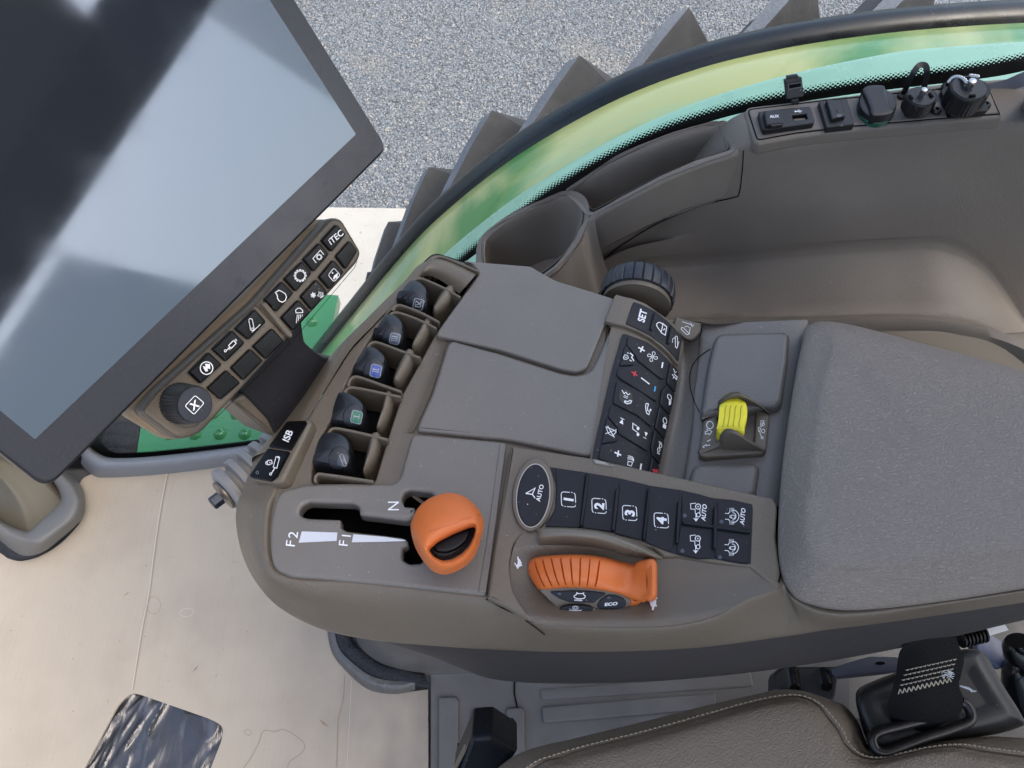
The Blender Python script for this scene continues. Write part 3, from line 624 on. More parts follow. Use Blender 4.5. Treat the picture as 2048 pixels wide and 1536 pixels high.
c_mid = [hz(p, q.z - (.003 if i > 2 else 0)) for i, (q, p) in enumerate(zip(c_out, [(1130, 470), (1240, 392), (1350, 336), (1478, 292), (1600, 277), (1730, 258), (1860, 244), (2000, 236), (2140, 230)]))]
for k in range(3): c_out[k].z -= .075; c_mid[k].z -= .075
for k in range(4): c_mid[k].y += (.016, .016, .014, .004)[k]
c_edge = [Vector((p.x, p.y - .006, p.z - .006)) for p in c_mid]
c_w1 = [Vector((p.x, p.y - .008, p.z - .03)) for p in c_mid]
crease_px = [(1150, 640), (1262, 542), (1400, 523), (1520, 512), (1650, 501), (1790, 493), (1890, 494), (1975, 545), (2060, 660)]
c_w2 = [hy(p, q.y - .012) for q, p in zip(c_mid, [(1150, 560), (1250, 500), (1385, 470), (1510, 440), (1640, 425), (1770, 412), (1900, 408), (2030, 420), (2150, 440)])]
c_w3 = [hy(p, q.y - .014) for q, p in zip(c_mid, crease_px)]
part('upper_panel', side, wloft([c_out, [a.lerp(b, .5) + Vector((0, 0, .002)) for a, b in zip(c_out, c_mid)], c_mid, c_edge, c_w1, c_w2, c_w3]), M_TRIM)
UPG = Mesh3(wloft([c_out, c_mid, c_edge, c_w1, c_w2, c_w3]))
part('seam_line', side, stroke(cr([(1487, 300), (1484, 345), (1478, 386), (1467, 394), (1420, 405), (1378, 419), (1310, 449), (1242, 490), (1218, 509), (1190, 540), (1160, 578)], 6, False), 2., UPG, .0008), M_VOID)
sh = [(1150, 820), (1300, 720), (1430, 690), (1560, 690), (1700, 690), (1800, 690), (1900, 700), (2000, 720), (2150, 790)]
c_s0 = [Vector((p.x, p.y - .001, p.z)) for p in c_w3]
c_s3 = [hz(p, -.15) for p in sh]
c_s1 = [a.lerp(b, .10) + Vector((0, 0, -.005)) for a, b in zip(c_s0, c_s3)]
part('lower_panel', side, wloft([[p + Vector((0, .001, .012)) for p in c_s0], c_s0, c_s1, [a.lerp(b, .6) + Vector((0, 0, -.004)) for a, b in zip(c_s0, c_s3)], c_s3, [p + Vector((0, -.05, -.3)) for p in c_s3]]), M_TRIM)
part('rear_panel', side, ploft([[(1760, 662, -.13), (1860, 662, -.13), (1960, 668, -.13), (2120, 660, -.125)], [(1770, 672, -.134), (1860, 676, -.134), (1960, 681, -.134), (2120, 672, -.13)], [(1780, 720, -.15), (1860, 730, -.15), (1960, 740, -.15), (2120, 760, -.15)], [(1780, 800, -.17), (1860, 800, -.17), (1960, 820, -.17), (2120, 840, -.17)]]), M_TAN, 'lighter tan lower corner panel')
part('corner_bulge', side, wloft([[gpt(p, .012) for p in [(2062, 160), (2046, 175), (2034, 195), (2036, 215), (2060, 240)]], [hy(p, .50) for p in [(2090, 175), (2070, 185), (2056, 200), (2062, 218), (2080, 236)]], [hy(p, .46) for p in [(2150, 170), (2140, 190), (2130, 205), (2140, 220), (2150, 250)]]]), M_TAN)
part('window_ledge', side, wloft([[gpt(p, .012) for p in [(1960, 178), (2000, 168), (2048, 150), (2150, 118)]], [gpt(p, .006) for p in [(1950, 160), (2000, 152), (2048, 132), (2150, 96)]]]), mat('slate_ledge', C(92, 94, 104), .5))
# socket strip: a raised plate on the ledge
_a, _b = gpt((1500, 210), .004), gpt((1965, 166), .004); SP = P3(_a, _b, _a + Vector((0, -.1, -.006))); SPu = SP.up(.008)
strip_px = rnd(K('n', (138, 420), (165, 385), (700, 322), (1300, 262), (1795, 218), (1815, 228), (1905, 440), (1895, 462), (1500, 492), (900, 545), (500, 592), (235, 640), (205, 625)), 7)
strip = thing('socket_strip', tuple(SP.hit((1740, 215))), 'raised grey plate holding a row of power sockets along the window', 'socket strip')
part('raised_rim', strip, plate(strip_px, SPu, .014, .003), M_TRIM)
inner = inset2(resamp(strip_px, 120), 7)
part('gap_line', strip, stroke(inner, 2.2, SPu, .0004, True), M_VOID)
part('face_plate', strip, plate(inset2(inner, 1.3), SPu, .006, .0012, up=.0012), mat('warm_grey_plate', C(108, 101, 94), .5, .45, 900, .25, .0004, .06, 9, .4))
T = SPu.up(.0012)
SG = 'sockets on the plate below the window'
# aux + usb unit
au = thing('aux_usb_socket', tuple(T.hit((1575, 240))), 'black AUX and USB socket unit, its USB flap standing open', 'socket', SG)
base_px = rnd(K('i', (285, 650, 20), (1120, 560, 40), (1185, 830, 30), (365, 945, 35)), 4)
AT = T.up(.006); part('housing', au, plate(base_px, AT, .008, .001, [K('i', (820, 712), (1045, 688), (1065, 770), (840, 792))]), M_BLACK)
part('usb_port', au, [(plate(K('i', (812, 704), (1052, 680), (1074, 778), (832, 800)), AT, .002, .0001, up=-.003), M_VOID), (fill(K('i', (850, 742), (1035, 725), (1042, 760), (860, 775)), AT, -.0022), mat('usb_tongue', C(92, 82, 68), .5))])
ap = part('aux_cover', au, plate(rnd(K('i', (375, 640, 8), (660, 605, 8), (690, 835, 8), (425, 862, 8)), 4), AT.up(.005), .006, .001), M_BLACK)
part('lip', ap, ringpad(rnd(K('i', (470, 868), (680, 838), (668, 880), (490, 905)), 3), AT.up(.003), .0014, 1.5), M_BLACK)
part('symbol', ap, text('AUX', K1('i', 540, 733), (1, -.07), (-.18, -1), 5.6, AT.up(.005), .0003, 1.1, .02), M_WHITE)
part('symbol', au, [(stroke(K('i', (868, 660), (975, 648)), 1.2, AT), M_WHITE), (fill(ell(K1('i', 872, 658), 1.9, 1.6, 14), AT), M_WHITE), (stroke(K('i', (895, 656), (915, 636), (940, 632)), 1., AT), M_WHITE), (stroke(K('i', (915, 655), (935, 668), (958, 664)), 1., AT), M_WHITE)])
fp = P3(T.hit(K1('i', 840, 560)), T.hit(K1('i', 930, 550)), T.hit(K1('i', 880, 556)) + Vector((0.001, .014, .03)))
fl_ = part('open_flap', au, plate(rnd(K('i', (700, 155, 10), (975, 108, 14), (1015, 420, 20), (735, 475, 20)), 4), fp.up(-.001), .004, .0008), M_BLACK)
part('plug_key', fl_, [(stroke(K('i', (755, 225), (965, 192), (972, 265), (765, 305)), 2.2, fp, .0004, True), mat('moulded_edge', C(72, 72, 76), .4)), (fill(K('i', (770, 235), (955, 205), (960, 258), (775, 292)), fp, .0002), M_VOID)])
part('hinge_strap', au, plate(K('i', (815, 465), (920, 450), (935, 575), (835, 588)), fp.up(-.0005), .003, .0005), M_BLACK)
part('flap_tip', fl_, plate(K('i', (740, 95), (905, 68), (935, 112), (735, 146)), fp.up(-.002), .003, .0006), M_BLACK)
# blanked usb unit
bl = thing('capped_usb_socket', tuple(T.hit((1680, 225))), 'square black socket with a closed USB flap, left of the round cover', 'socket', SG)
BT = T.up(.005); part('housing', bl, plate(rnd(K('i', (1242, 500, 6), (1690, 455, 6), (1805, 855, 8), (1365, 905, 12)), 4), BT, .007, .0008), M_BLACK)
fl2 = part('flap', bl, plate(rnd(K('i', (1360, 470, 4), (1600, 455, 4), (1665, 720, 10), (1450, 765, 10)), 4), BT.up(.004), .005, .001), M_BLACK)
part('finger_notch', fl2, fill(ell(K1('i', 1562, 722), 6, 3, 20, -8), BT.up(.004)), mat('notch_grey', C(84, 84, 90), .4))
part('symbol', fl2, [(stroke(K('i', (1520, 610), (1535, 660)), .8, BT.up(.004)), M_DARKSTEEL), (stroke(K('i', (1505, 640), (1530, 635), (1545, 655)), .8, BT.up(.004)), M_DARKSTEEL)])
# round accessory socket
rs_ = thing('round_power_socket', tuple(T.hit((1753, 215))), 'round black power socket under a strap shaped cover with a green ring', 'socket', SG)
oc = K1('j', 315, 600); E = ell(oc, 38, 31, 48, 8)
part('body_ring', rs_, plate(ell((oc[0], oc[1]+3), 38, 31, 48, 8), T.up(.004), .006, .001), mat('green_ring', C(40, 84, 66), .25))
cv = part('cover', rs_, ringpad(E, T.up(.005), .004, 4, .003), M_BLACK)
strap_px = K('j', (130, 455), (160, 410), (230, 388), (330, 385), (385, 395), (400, 420), (440, 560), (490, 660), (510, 690), (490, 715), (430, 740), (330, 752), (240, 742), (215, 650), (170, 540))
part('strap', cv, ringpad(cr(strap_px, 4), T.up(.008), .004, 4, .006), M_BLACK)
part('hinge', rs_, plate(K('j', (190, 383), (262, 372), (272, 400), (205, 415)), T.up(.007), .006, .0008), M_BLACK)
# two capped round connectors
def connector(name, label, foot_px, top_c, ra, rb, base_c, h, square=None, screws=()):
    t = thing(name, tuple(T.hit(base_c)), label, 'connector', 'capped round connectors at the rear end of the socket plate')
    o = T.hit(base_c); topp = T.up(h); tp = topp.hit(top_c); R = (topp.hit((top_c[0]+ra, top_c[1])) - tp).length
    ax = (tp - o).normalized()
    if square: part('flange', t, plate(rnd(square, 6), T.up(.005), .006, .0008), M_GLOSS)
    part('socket_body', t, lathe(o, T.n, [(R*.86, -.002), (R*.86, h*.5)], 36), M_GLOSS)
    cap = part('cap', t, lathe(tp - T.n*h*.62, T.n, [(R*1.0, 0), (R*1.04, .001), (R*1.04, h*.52), (R*1.0, h*.6), (R*.97, h*.62)], 90, lambda k, i: 1.025 if (k % 3 == 0 and 0 < i < 3) else 1), M_BLACK, sharp=25)
    part('top_disc', cap, lathe(tp - T.n*.001, T.n, [(R*.97, 0), (R*.93, .0016), (.0005, .0018)], 48), M_BLACK)
    part('stud', cap, lathe(tp, T.n, [(R*.19, 0), (R*.19, .003), (R*.24, .003), (R*.24, .0065), (R*.2, .0075), (.0004, .008)], 24), M_STEEL)
    for sx, sy in screws:
        s_ = part('screw', t, lathe(T.hit((sx, sy)), T.n, [(.0042, 0), (.0042, .0025), (.003, .0036), (.0018, .0036), (.0016, .0015)], 16), M_DARKSTEEL)
    return t, tp, R, cap
t, tp, R, cap = connector('capped_connector', 'smaller round connector with a ribbed black cap and a strap loop', None, K1('j', 838, 485), 28.5, 20, K1('j', 835, 605), .022, None, K('j', (610, 490), (693, 700), (1008, 668)))
for p in K('j', (718, 495), (955, 470)): part('slot', cap, box(T.up(.0235).hit(p), .0022, .005, .0008, Matrix.Rotation(.3, 3, 'Z')), M_VOID)
lp = [T.hit(K1('j', 612, 480)) + Vector((0, 0, .004))] + [SP.up(.006 + .03*math.sin(math.pi*i/10)).hit(p) for i, p in enumerate(resamp(cr(K('j', (640, 430), (700, 300), (775, 165), (835, 112), (880, 118), (905, 170), (895, 280), (865, 410)), 5, False), 11, False))]
def strapmesh(P, w, th=.0012):
    P = cr3(P, 4); V, Fc = [], []
    for i, p in enumerate(P):
        t_ = (P[min(i+1, len(P)-1)] - P[max(i-1, 0)]).normalized(); s_ = t_.cross(CAM - p).normalized(); n_ = s_.cross(t_)
        for a, b_ in ((-1, 1), (1, 1), (1, -1), (-1, -1)): V.append(p + s_*a*w/2 + n_*b_*th/2)
    for i in range(len(P)-1):
        for k in range(4): Fc.append((i*4+k, i*4+(k+1) % 4, i*4+4+(k+1) % 4, i*4+4+k))
    return V, Fc
part('strap_loop', t, strapmesh(lp, .0048), mat('strap_rubber', C(42, 42, 44), .45))
t, tp, R, cap = connector('capped_connector', 'largest round connector with a ribbed black cap and silver bead chain', None, K1('j', 1400, 385), 36, 24, K1('j', 1385, 560), .030, K('j', (1068, 410), (1110, 370), (1500, 340), (1640, 625), (1600, 660), (1200, 692), (1165, 670)), K('j', (1122, 392), (1218, 640), (1588, 605)))
for p in K('j', (1442, 478), (1385, 272)): part('slot', cap, box(T.up(.0315).hit(p), .005, .0022, .0008), M_VOID)
bl_ = []
for i, p in enumerate(resamp(cr(K('j', (1365, 320), (1335, 285), (1290, 265), (1240, 262), (1195, 285), (1165, 320)), 5, False), 10, False)): bl_.append(sphere(T.up(.034 - .001*i).hit(p), .0019, 10))
for i, p in enumerate(resamp(K('j', (1420, 245), (1500, 255)), 5, False)): bl_.append(sphere(T.up(.03).hit(p), .0018, 10))
part('bead_chain', t, join(*bl_), M_STEEL)
# storage tray with cup holder
class Arc:
    """tray rim: level across the cab, following the curve of the window sill along it"""
    k = [(q.x, q.z) for q in (gpt(p) for p in cr([(930, 498), (951, 477), (1037, 417), (1139, 371), (1242, 302), (1344, 257), (1454, 229), (1560, 203)], 6, False))]
    def z(s, x):
        k = s.k; i = 0
        while i < len(k) - 2 and k[i+1][0] < x: i += 1
        return k[i][1] + (k[i+1][1] - k[i][1])*(x - k[i][0])/(k[i+1][0] - k[i][0])
    def hit(s, p, off=0.):
        z = -.05
        for n in range(40): q = hz(p, z); z += .5*(s.z(q.x) - z)
        return hz(p, z) + Vector((0, 0, off))
TP = Arc()
def arc_plate(px, t, bev, holes=()):
    loops = [[tuple(TP.hit(q)[:2]) for q in resamp(lp, 240)] for lp in [px] + list(holes)]
    V, Fc = curve_mesh(loops, t, bev); return [Vector((v.x, v.y, TP.z(v.x) + v.z - t/2)) for v in V], Fc
tray_out = K('t', (1625, 97), (1450, 128), (1300, 172), (1150, 232), (1000, 305), (880, 375), (800, 430), (700, 515), (600, 556), (500, 590), (400, 638), (300, 690), (230, 735), (178, 785), (152, 840), (150, 930), (150, 1050), (500, 1180), (560, 1040), (640, 985), (715, 890), (775, 800), (800, 730), (850, 685), (1000, 597), (1250, 467), (1450, 382), (1600, 335), (1712, 300), (1700, 220))
tray_out = [(x, y) for x, y in tray_out]
pocket = rnd(K('t', (712, 520), (760, 482), (900, 398), (1000, 345), (1100, 300), (1300, 223), (1450, 180), (1560, 152, 14), (1600, 210), (1630, 282, 14), (1500, 322), (1250, 420), (1000, 550), (840, 634, 8), (812, 610), (780, 570), (740, 540)), 12)
cup = cr(K('t', (205, 840), (240, 780), (330, 712), (450, 645), (570, 590), (660, 568), (720, 580), (760, 620), (770, 680), (755, 740), (715, 825), (650, 905), (575, 975), (480, 1030), (360, 1050), (220, 980)), 4)
tray = thing('storage_tray', tuple(TP.hit((1200, 420))), 'grey storage tray with a cup holder and a long pocket beside the window', 'tray')
tr_px = rnd(tray_out, 9)
def tray_geo():
    return arc_plate(tr_px, .060, .006, [inset2(pocket, -2), inset2(cup, -2)])
part('tray_body', tray, tray_geo(), M_TRIM, sharp=50)
def well(px, plane, depth, shrink, n=100, floor_mat=None):
    P = resamp(px, n); c = cen(P); rings = []
    for e_, d, s in ((-2.5, -.0005, 1), (0, -.002, 1), (2, -.007, 1), (3, -.015, 1 - shrink*.1), (4, -depth, 1 - shrink)):
        rings.append([plane.hit(lerp2(c, q, s), 0) + Vector((0, 0, d)) for q in inset2(P, e_)])
    return loft(rings, True, cap1=True)
part('cup_holder', tray, well(cup, TP, .085, .12), M_TRIM)
part('pocket', tray, well(pocket, TP, .07, .06), M_TRIM)
tl = part('front_skirt', tray, wloft([[TP.hit(p, -.004) for p in K('t', (540, 1060), (640, 985), (715, 890), (775, 800), (800, 730), (850, 685))], [TP.hit(p, -.03) + Vector((.0, -.004, 0)) for p in K('t', (560, 1100), (660, 1010), (745, 905), (810, 815), (840, 745), (890, 700))], [TP.hit(p, -.085) for p in K('t', (640, 1150), (740, 1060), (830, 940), (900, 850), (930, 790), (1000, 720))]]), M_TRIM)

# ------------------------------------------------------------------ touchscreen and its keypad
MA, MB, MN = Vector((.473, .877, -.087)).normalized(), None, Vector((.757, -.354, .55)).normalized()
MO = Vector((-.254, .160, .126)); MP = Plane(MO, MN); MA = (MA - MN*MA.dot(MN)).normalized(); MB = MN.cross(MA)
MP.u, MP.v = MA, MB
W_, H_ = .3365, .222
def mslab(x0, y0, x1, y1, r, t, bev, up=0.):
    V, Fc = curve_mesh([rnd([(x0, y0), (x1, y0), (x1, y1), (x0, y1)], r, 6)], t, bev)
    return [MP.wld(v.x, v.y, v.z - t/2 + up) for v in V], Fc
mon = thing('touchscreen_monitor', tuple(MO), 'large tilted dark touchscreen display mirroring the sky', 'monitor')
part('back_housing', mon, mslab(.012, .006, W_ - .012, H_ - .006, .02, .034, .008, -.009), M_TAUPE)
part('frame', mon, mslab(0, 0, W_, H_, .009, .0105, .003, -.001), M_FRAME)
part('bezel_glass', mon, mslab(.0022, .0022, W_ - .0022, H_ - .0022, .0075, .002, .0004, 0), M_BEZEL)
s0, s1 = MP.loc(MP.hit((70, 879))), MP.loc(MP.hit((713, 271)))
scr_geo = mslab(s0[0], s0[1], s1[0], H_ - .02, .0006, .0008, .0001, .0003)
part('screen', mon, [(scr_geo, M_SCREEN), (stroke(ell((482, 561), 9, 8.5, 14)[:12] + [(478, 566)], .9, MP, .0004, True), mat('dried_drop', C(66, 66, 74), .4)), (stroke(ell((652, 367), 3.4, 3.6, 12), .7, MP, .0004, True), mat('dried_drop_small', C(74, 74, 82), .4))], None)
# keypad
kn = MN.lerp(Vector((.55, -.5, .65)), .25).normalized()
KP = Plane(hz((520, 690), .055), MN)
kface = rnd(K('a', (340, 1362, 30), (112, 1195, 30), (225, 1060, 20), (800, 545, 6), (1240, 45, 60), (1310, 45, 40), (1432, 250, 40), (1410, 310, 30), (470, 1335, 40)), 30, 7)
pad = thing('button_panel', tuple(KP.hit((520, 690))), 'taupe button panel with a ribbed dial fixed below the touchscreen', 'button panel')
part('housing', pad, plate(kface, KP, .026, .004), M_TAUPE)
f1 = inset2(resamp(kface, 140), 4.5)
part('rim_line', pad, stroke(f1[:], 1.0, KP, .0002, True), M_LOWER)
part('back_shell', pad, plate(rnd(K('a', (350, 1376, 40), (70, 1205, 40), (190, 1020, 20), (780, 490, 10), (1190, 45, 30), (1310, 40, 40), (1436, 250, 40), (1414, 312, 30), (474, 1340, 40)), 20, 6), KP, .02, .006, up=-.010), mat('warm_reflection_shell', C(142, 120, 92), .45, .5, 700, .2, .0004, .05, 6))  # tan is a warm reflection painted into the shell's colour
part('divider', pad, ringpad(rnd(K('a', (815, 555), (845, 540), (1008, 735), (1000, 758), (975, 750)), 5), KP, .004, 2.4), M_TAUPE)
part('fine_line', pad, [(stroke(K('a', (795, 560), (820, 580), (995, 770), (1000, 790), (560, 1235)), 1.1, KP), M_VOID), (stroke(K('a', (1020, 770), (1385, 340), (1400, 300)), 1.0, KP), M_VOID)])
QB = [((1195,180),(1285,82),(1340,142),(1255,247)), ((1087,290),(1182,192),(1240,260),(1150,365)), ((975,405),(1080,303),(1138,372),(1045,482)), ((857,528),(962,420),(1030,490),(930,602)),
      ((683,700),(800,583),(868,660),(765,768)), ((548,822),(665,708),(743,785),(630,897)), ((410,960),(528,838),(608,912),(480,1028)),
      ((1280,272),(1362,178),(1408,240),(1340,350)), ((1180,395),(1265,293),(1328,365),(1245,470)), ((1072,510),(1165,408),(1230,482),(1140,592)), ((957,635),(1060,528),(1128,605),(1030,715)),
      ((790,805),(905,697),(975,775),(868,882)), ((660,932),(775,818),(850,890),(735,1008)), ((520,1052),(635,945),(718,1022),(600,1122))]
btns = [part('key', pad, plate(rnd(K('a', *q), 4, 4), KP.up(.0036), .005, .0016), M_GLOSS) for q in QB]
KS = KP.up(.0042); RK, UK = (.72, -.69), (-.66, -.75)
def sym(i, *gs): part('symbol', btns[i], [(g, M_WHITE) for g in gs])
def ks(w, *pts, closed=False, off=.0003): return stroke(K('a', *pts), w, KS, off, closed)
sym(0, text('iTEC', K1('a', 1274, 160), (.72, -.60), (-.55, -.84), 12, KS, .0003, 1.0, .015))
def gear(c, r0, r1, n, ang=0):
    P = []
    for k in range(n):
        for d, r in ((-.26, r0), (-.18, r1), (.18, r1), (.26, r0)): a = 2*math.pi*(k + d)/n + ang; P.append((c[0] + r*math.cos(a), c[1] + r*math.sin(a)))
    return P
sym(1, ks(1.5, (1158, 312), (1138, 287), (1182, 238), (1203, 264)), stroke(gear(K1('a', 1175, 278), 3.8, 5.6, 8), 1.2, KS, .0003, True))
sym(2, stroke(gear(K1('a', 1063, 388), 9.2, 12., 12), 1.7, KS, .0003, True))
sym(3, ks(1.9, (928, 505), (917, 488), (937, 474), (955, 482), (975, 495), (982, 515), (975, 535), (958, 545), (940, 538), (929, 522), closed=True))
def obl(a, b_, r, n=7):
    """outline of a capsule from a to b"""
    d = math.atan2(b_[1]-a[1], b_[0]-a[0]); P = []
    for c, s in ((b_, -90), (a, 90)):
        for k in range(n): t_ = d + rad(s + 180*k/(n-1)); P.append((c[0] + r*math.cos(t_), c[1] + r*math.sin(t_)))
    return P
sym(4, stroke(obl(K1('a', 770, 652), K1('a', 780, 702), 3.6), 1.4, KS, .0003, True), ks(1.3, (778, 722), (828, 676)), stroke(ell(K1('a', 780, 700), 1.5, 1.5, 10), .8, KS, .0003, True))
sym(5, ks(1.7, (640, 800), (668, 772), (685, 788), (655, 818), closed=True), ks(1.7, (648, 812), (626, 830)), stroke(ell(K1('a', 621, 832), 2.2, 2.2, 12), 1.4, KS, .0003, True), stroke(ell(K1('a', 682, 770), 1.9, 1.9, 12), 1.2, KS, .0003, True), ks(1.3, (635, 812), (650, 826)))
sym(6, stroke(ell(K1('a', 510, 934), 12.5, 12.5, 36), 2., KS, .0003, True), fill(K('a', (493, 938), (488, 922), (505, 925), (500, 908), (530, 910), (532, 940), (516, 936), (519, 952), (505, 955)), KS))
sym(8, stroke(rnd(K('a', (1228, 385, 9), (1262, 342, 9), (1300, 385, 9), (1262, 425, 9)), 8, 5), 1.3, KS, .0003, True), fill(K('a', (1258, 392), (1285, 372), (1283, 405), (1272, 400), (1264, 412), (1256, 405), (1263, 394)), KS), fill(ell(K1('a', 1254, 372), 1.6, 1.6, 10), KS))
sym(9, *([stroke([add2(K1('a', 1140, 503), (-6*math.cos(t_), -6*math.sin(t_))), add2(K1('a', 1140, 503), (6*math.cos(t_), 6*math.sin(t_)))], 1.2, KS) for t_ in (0.3, 1.35, 2.4)] + [stroke(gear(K1('a', 1140, 503), 2.6, 4.2, 6), .9, KS, .0003, True)] + [ks(1.3, *[(1172 + d + 4*math.sin(k), 482 + d*.2 + k*5) for k in range(7)]) for d in (0, 11, 22)] + [ks(1.2, (1180, 520), (1205, 505))]))
sym(10, ks(1.5, (1038, 608), (1036, 592), (1048, 580), (1064, 580), (1078, 594), (1078, 606), closed=True), *[ks(1.3, (1046 + k*10, 618 + k*0), (1040 + k*11, 668 - k*13)) for k in range(4)])
# dial
dc, dt = KP.hit(K1('a', 392, 1162)), KP.up(.020).hit(K1('a', 440, 1150))
Rd = (KP.up(.020).hit(K1('a', 545, 1150)) - dt).length*1.05
dial = part('dial', pad, lathe(dt - MN*.024, MN, [(Rd*1.10, 0), (Rd*1.09, .004), (Rd*1.04, .016), (Rd*1.0, .0225), (Rd*.96, .024), (Rd*.9, .0238)], 144, lambda k, i: 1.0 if (k % 4 in (0, 1) or i in (0, 4, 5)) else .955), M_BLACK, sharp=25)
part('dial_face', dial, lathe(dt - MN*.0015, MN, [(Rd*.9, 0), (Rd*.88, .0024), (.0005, .0028)], 64), mat('dial_face_grey', C(42, 44, 52), .45, .5, 0, 0, 0, .1, 40, .4))
DP = Plane(dt + MN*.0014, MN)
part('symbol', dial, [(stroke(rnd(K('a', (382, 1158, 8), (442, 1095, 8), (495, 1140, 8), (435, 1208, 8)), 8, 5), 1.6, DP, .0004, True), M_WHITE), (text('X', K1('a', 438, 1152), (.80, -.60), (-.5, -.86), 15, DP, .0004, 1., .03), M_WHITE)])
part('dial_base_ring', pad, lathe(KP.hit(K1('a', 395, 1160)), MN, [(Rd*1.16, -.002), (Rd*1.16, .0008), (Rd*1.12, .001), (Rd*1.1, .0005)], 64), M_TAUPE)  # plain taupe ring around the foot of the dial
# bracket down to the armrest
br = thing('monitor_bracket', tuple(hz((600, 800), 0)), 'black bracket with tan edge carrying the touchscreen from the armrest', 'bracket')
BK = P3(KP.hit(K1('a', 745, 1075)) - MN*.02, KP.hit(K1('a', 1075, 750)) - MN*.02, hz(K1('a', 1010, 1270), -.03))
part('arm', br, plate(rnd(K('a', (640, 1000), (1075, 640), (1095, 780), (1150, 830), (1215, 872), (1330, 885), (1300, 1000), (1010, 1290), (925, 1340), (890, 1250), (740, 1085)), 6), BK, .03, .003), mat('black_bracket', C(30, 29, 32), .55, .4, 900, .25, .0004, .08, 20, .25))
part('edge_cover', br, plate(rnd(K('a', (660, 1130), (740, 1085), (870, 1215), (915, 1290), (925, 1345), (890, 1330)), 6), BK.up(-.002), .034, .003), M_TAUPE)
# ------------------------------------------------------------------ armrest console
con = thing('armrest_console', tuple(hz((1150, 900), -.1)), 'taupe armrest control console with orange lever, dials and dark buttons', 'control console')
Z0 = ZP(0.)
# side shell: four outlines from the deck edge down to the undercut
S0 = [(560, 900, -.004), (548, 975, -.003), (533, 1012, -.002), (528, 1060, -.002), (531, 1112, -.002), (545, 1145, -.002), (600, 1163, -.002), (700, 1166, -.002), (800, 1177, -.002), (965, 1196, -.001), (1012, 1213, .001), (1060, 1240, .001), (1120, 1250, .002), (1250, 1253, .002), (1350, 1249, .002), (1430, 1231, .002), (1490, 1197, .003), (1550, 1177, .003), (1566, 1166, .002), (1584, 1194, .001), (1640, 1221, .001), (1720, 1226, .001), (1900, 1204, .001), (2060, 1180, .001), (2300, 1148, .001)]
S1 = [(530, 905, -.016), (512, 975, -.015), (498, 1012, -.015), (493, 1058, -.015), (503, 1118, -.015), (532, 1165, -.016), (592, 1198, -.018), (700, 1213, -.018), (800, 1223, -.018), (960, 1240, -.017), (1014, 1250, -.016), (1068, 1264, -.014), (1140, 1272, -.012), (1250, 1275, -.011), (1350, 1271, -.011), (1430, 1257, -.012), (1500, 1232, -.014), (1560, 1214, -.015), (1582, 1213, -.013), (1602, 1226, -.011), (1652, 1240, -.01), (1730, 1239, -.01), (1900, 1214, -.01), (2060, 1190, -.01), (2300, 1156, -.01)]
S2 = [(512, 912, -.04), (487, 975, -.04), (474, 1012, -.042), (473, 1055, -.045), (486, 1112, -.05), (513, 1165, -.054), (562, 1214, -.058), (645, 1253, -.06), (752, 1274, -.06), (900, 1288, -.056), (1000, 1294, -.053), (1080, 1298, -.05), (1150, 1299, -.047), (1250, 1298, -.045), (1350, 1294, -.044), (1430, 1287, -.043), (1500, 1277, -.043), (1560, 1268, -.043), (1590, 1264, -.04), (1620, 1260, -.038), (1664, 1254, -.034), (1742, 1245, -.03), (1900, 1223, -.025), (2060, 1199, -.022), (2300, 1164, -.022)]
S3 = [(x + (10 if i < 8 else 0), y + (6 if i < 5 else 0) + (4 if 5 <= i < 9 else 0) + (3 if i >= 9 else 0), z - .014) for i, (x, y, z) in enumerate(S2)]
S4 = [(x + (30 if i < 8 else 0), y - (20 if 5 <= i else 0), z - .02) for i, (x, y, z) in enumerate(S2)]
S00 = [(x + (28 if i < 6 else 0), y - (26 if i >= 5 else 0), -.012) for i, (x, y, z) in enumerate(S0)]
part('side_shell', con, ploft([S00, S0, S1, S2, S3, S4], m=6), M_TAUPE, sharp=60)
LH = [[(700, 1262, -.075), (800, 1277, -.078), (900, 1288, -.075), (1000, 1294, -.07), (1150, 1299, -.064), (1300, 1296, -.06), (1500, 1275, -.056), (1700, 1248, -.046), (1900, 1220, -.04), (2080, 1193, -.036), (2300, 1160, -.036)],
      [(720, 1270, -.10), (820, 1294, -.10), (900, 1310, -.10), (980, 1324, -.10), (1120, 1332, -.095), (1300, 1330, -.092), (1500, 1310, -.088), (1700, 1280, -.078), (1900, 1250, -.068), (2080, 1218, -.062), (2300, 1184, -.062)],
      [(760, 1280, -.14), (850, 1308, -.15), (915, 1334, -.15), (985, 1358, -.15), (1100, 1367, -.145), (1300, 1363, -.14), (1500, 1345, -.135), (1700, 1315, -.12), (1900, 1275, -.105), (2080, 1234, -.095), (2300, 1200, -.095)],
      [(790, 1280, -.155), (870, 1300, -.165), (930, 1320, -.165), (1000, 1345, -.17), (1110, 1352, -.165), (1300, 1345, -.16), (1500, 1325, -.155), (1700, 1300, -.14), (1900, 1265, -.12), (2080, 1225, -.11), (2300, 1190, -.11)]]
part('lower_housing', con, ploft(LH, m=5), M_LOWER, 'slate grey lower housing', sharp=60)
part('underside', con, plate([(620, 960), (860, 600), (1100, 620), (1450, 720), (2250, 800), (2250, 1130), (1500, 1240), (800, 1240), (600, 1150)], ZP(-.075), .03, .002), M_VOID)
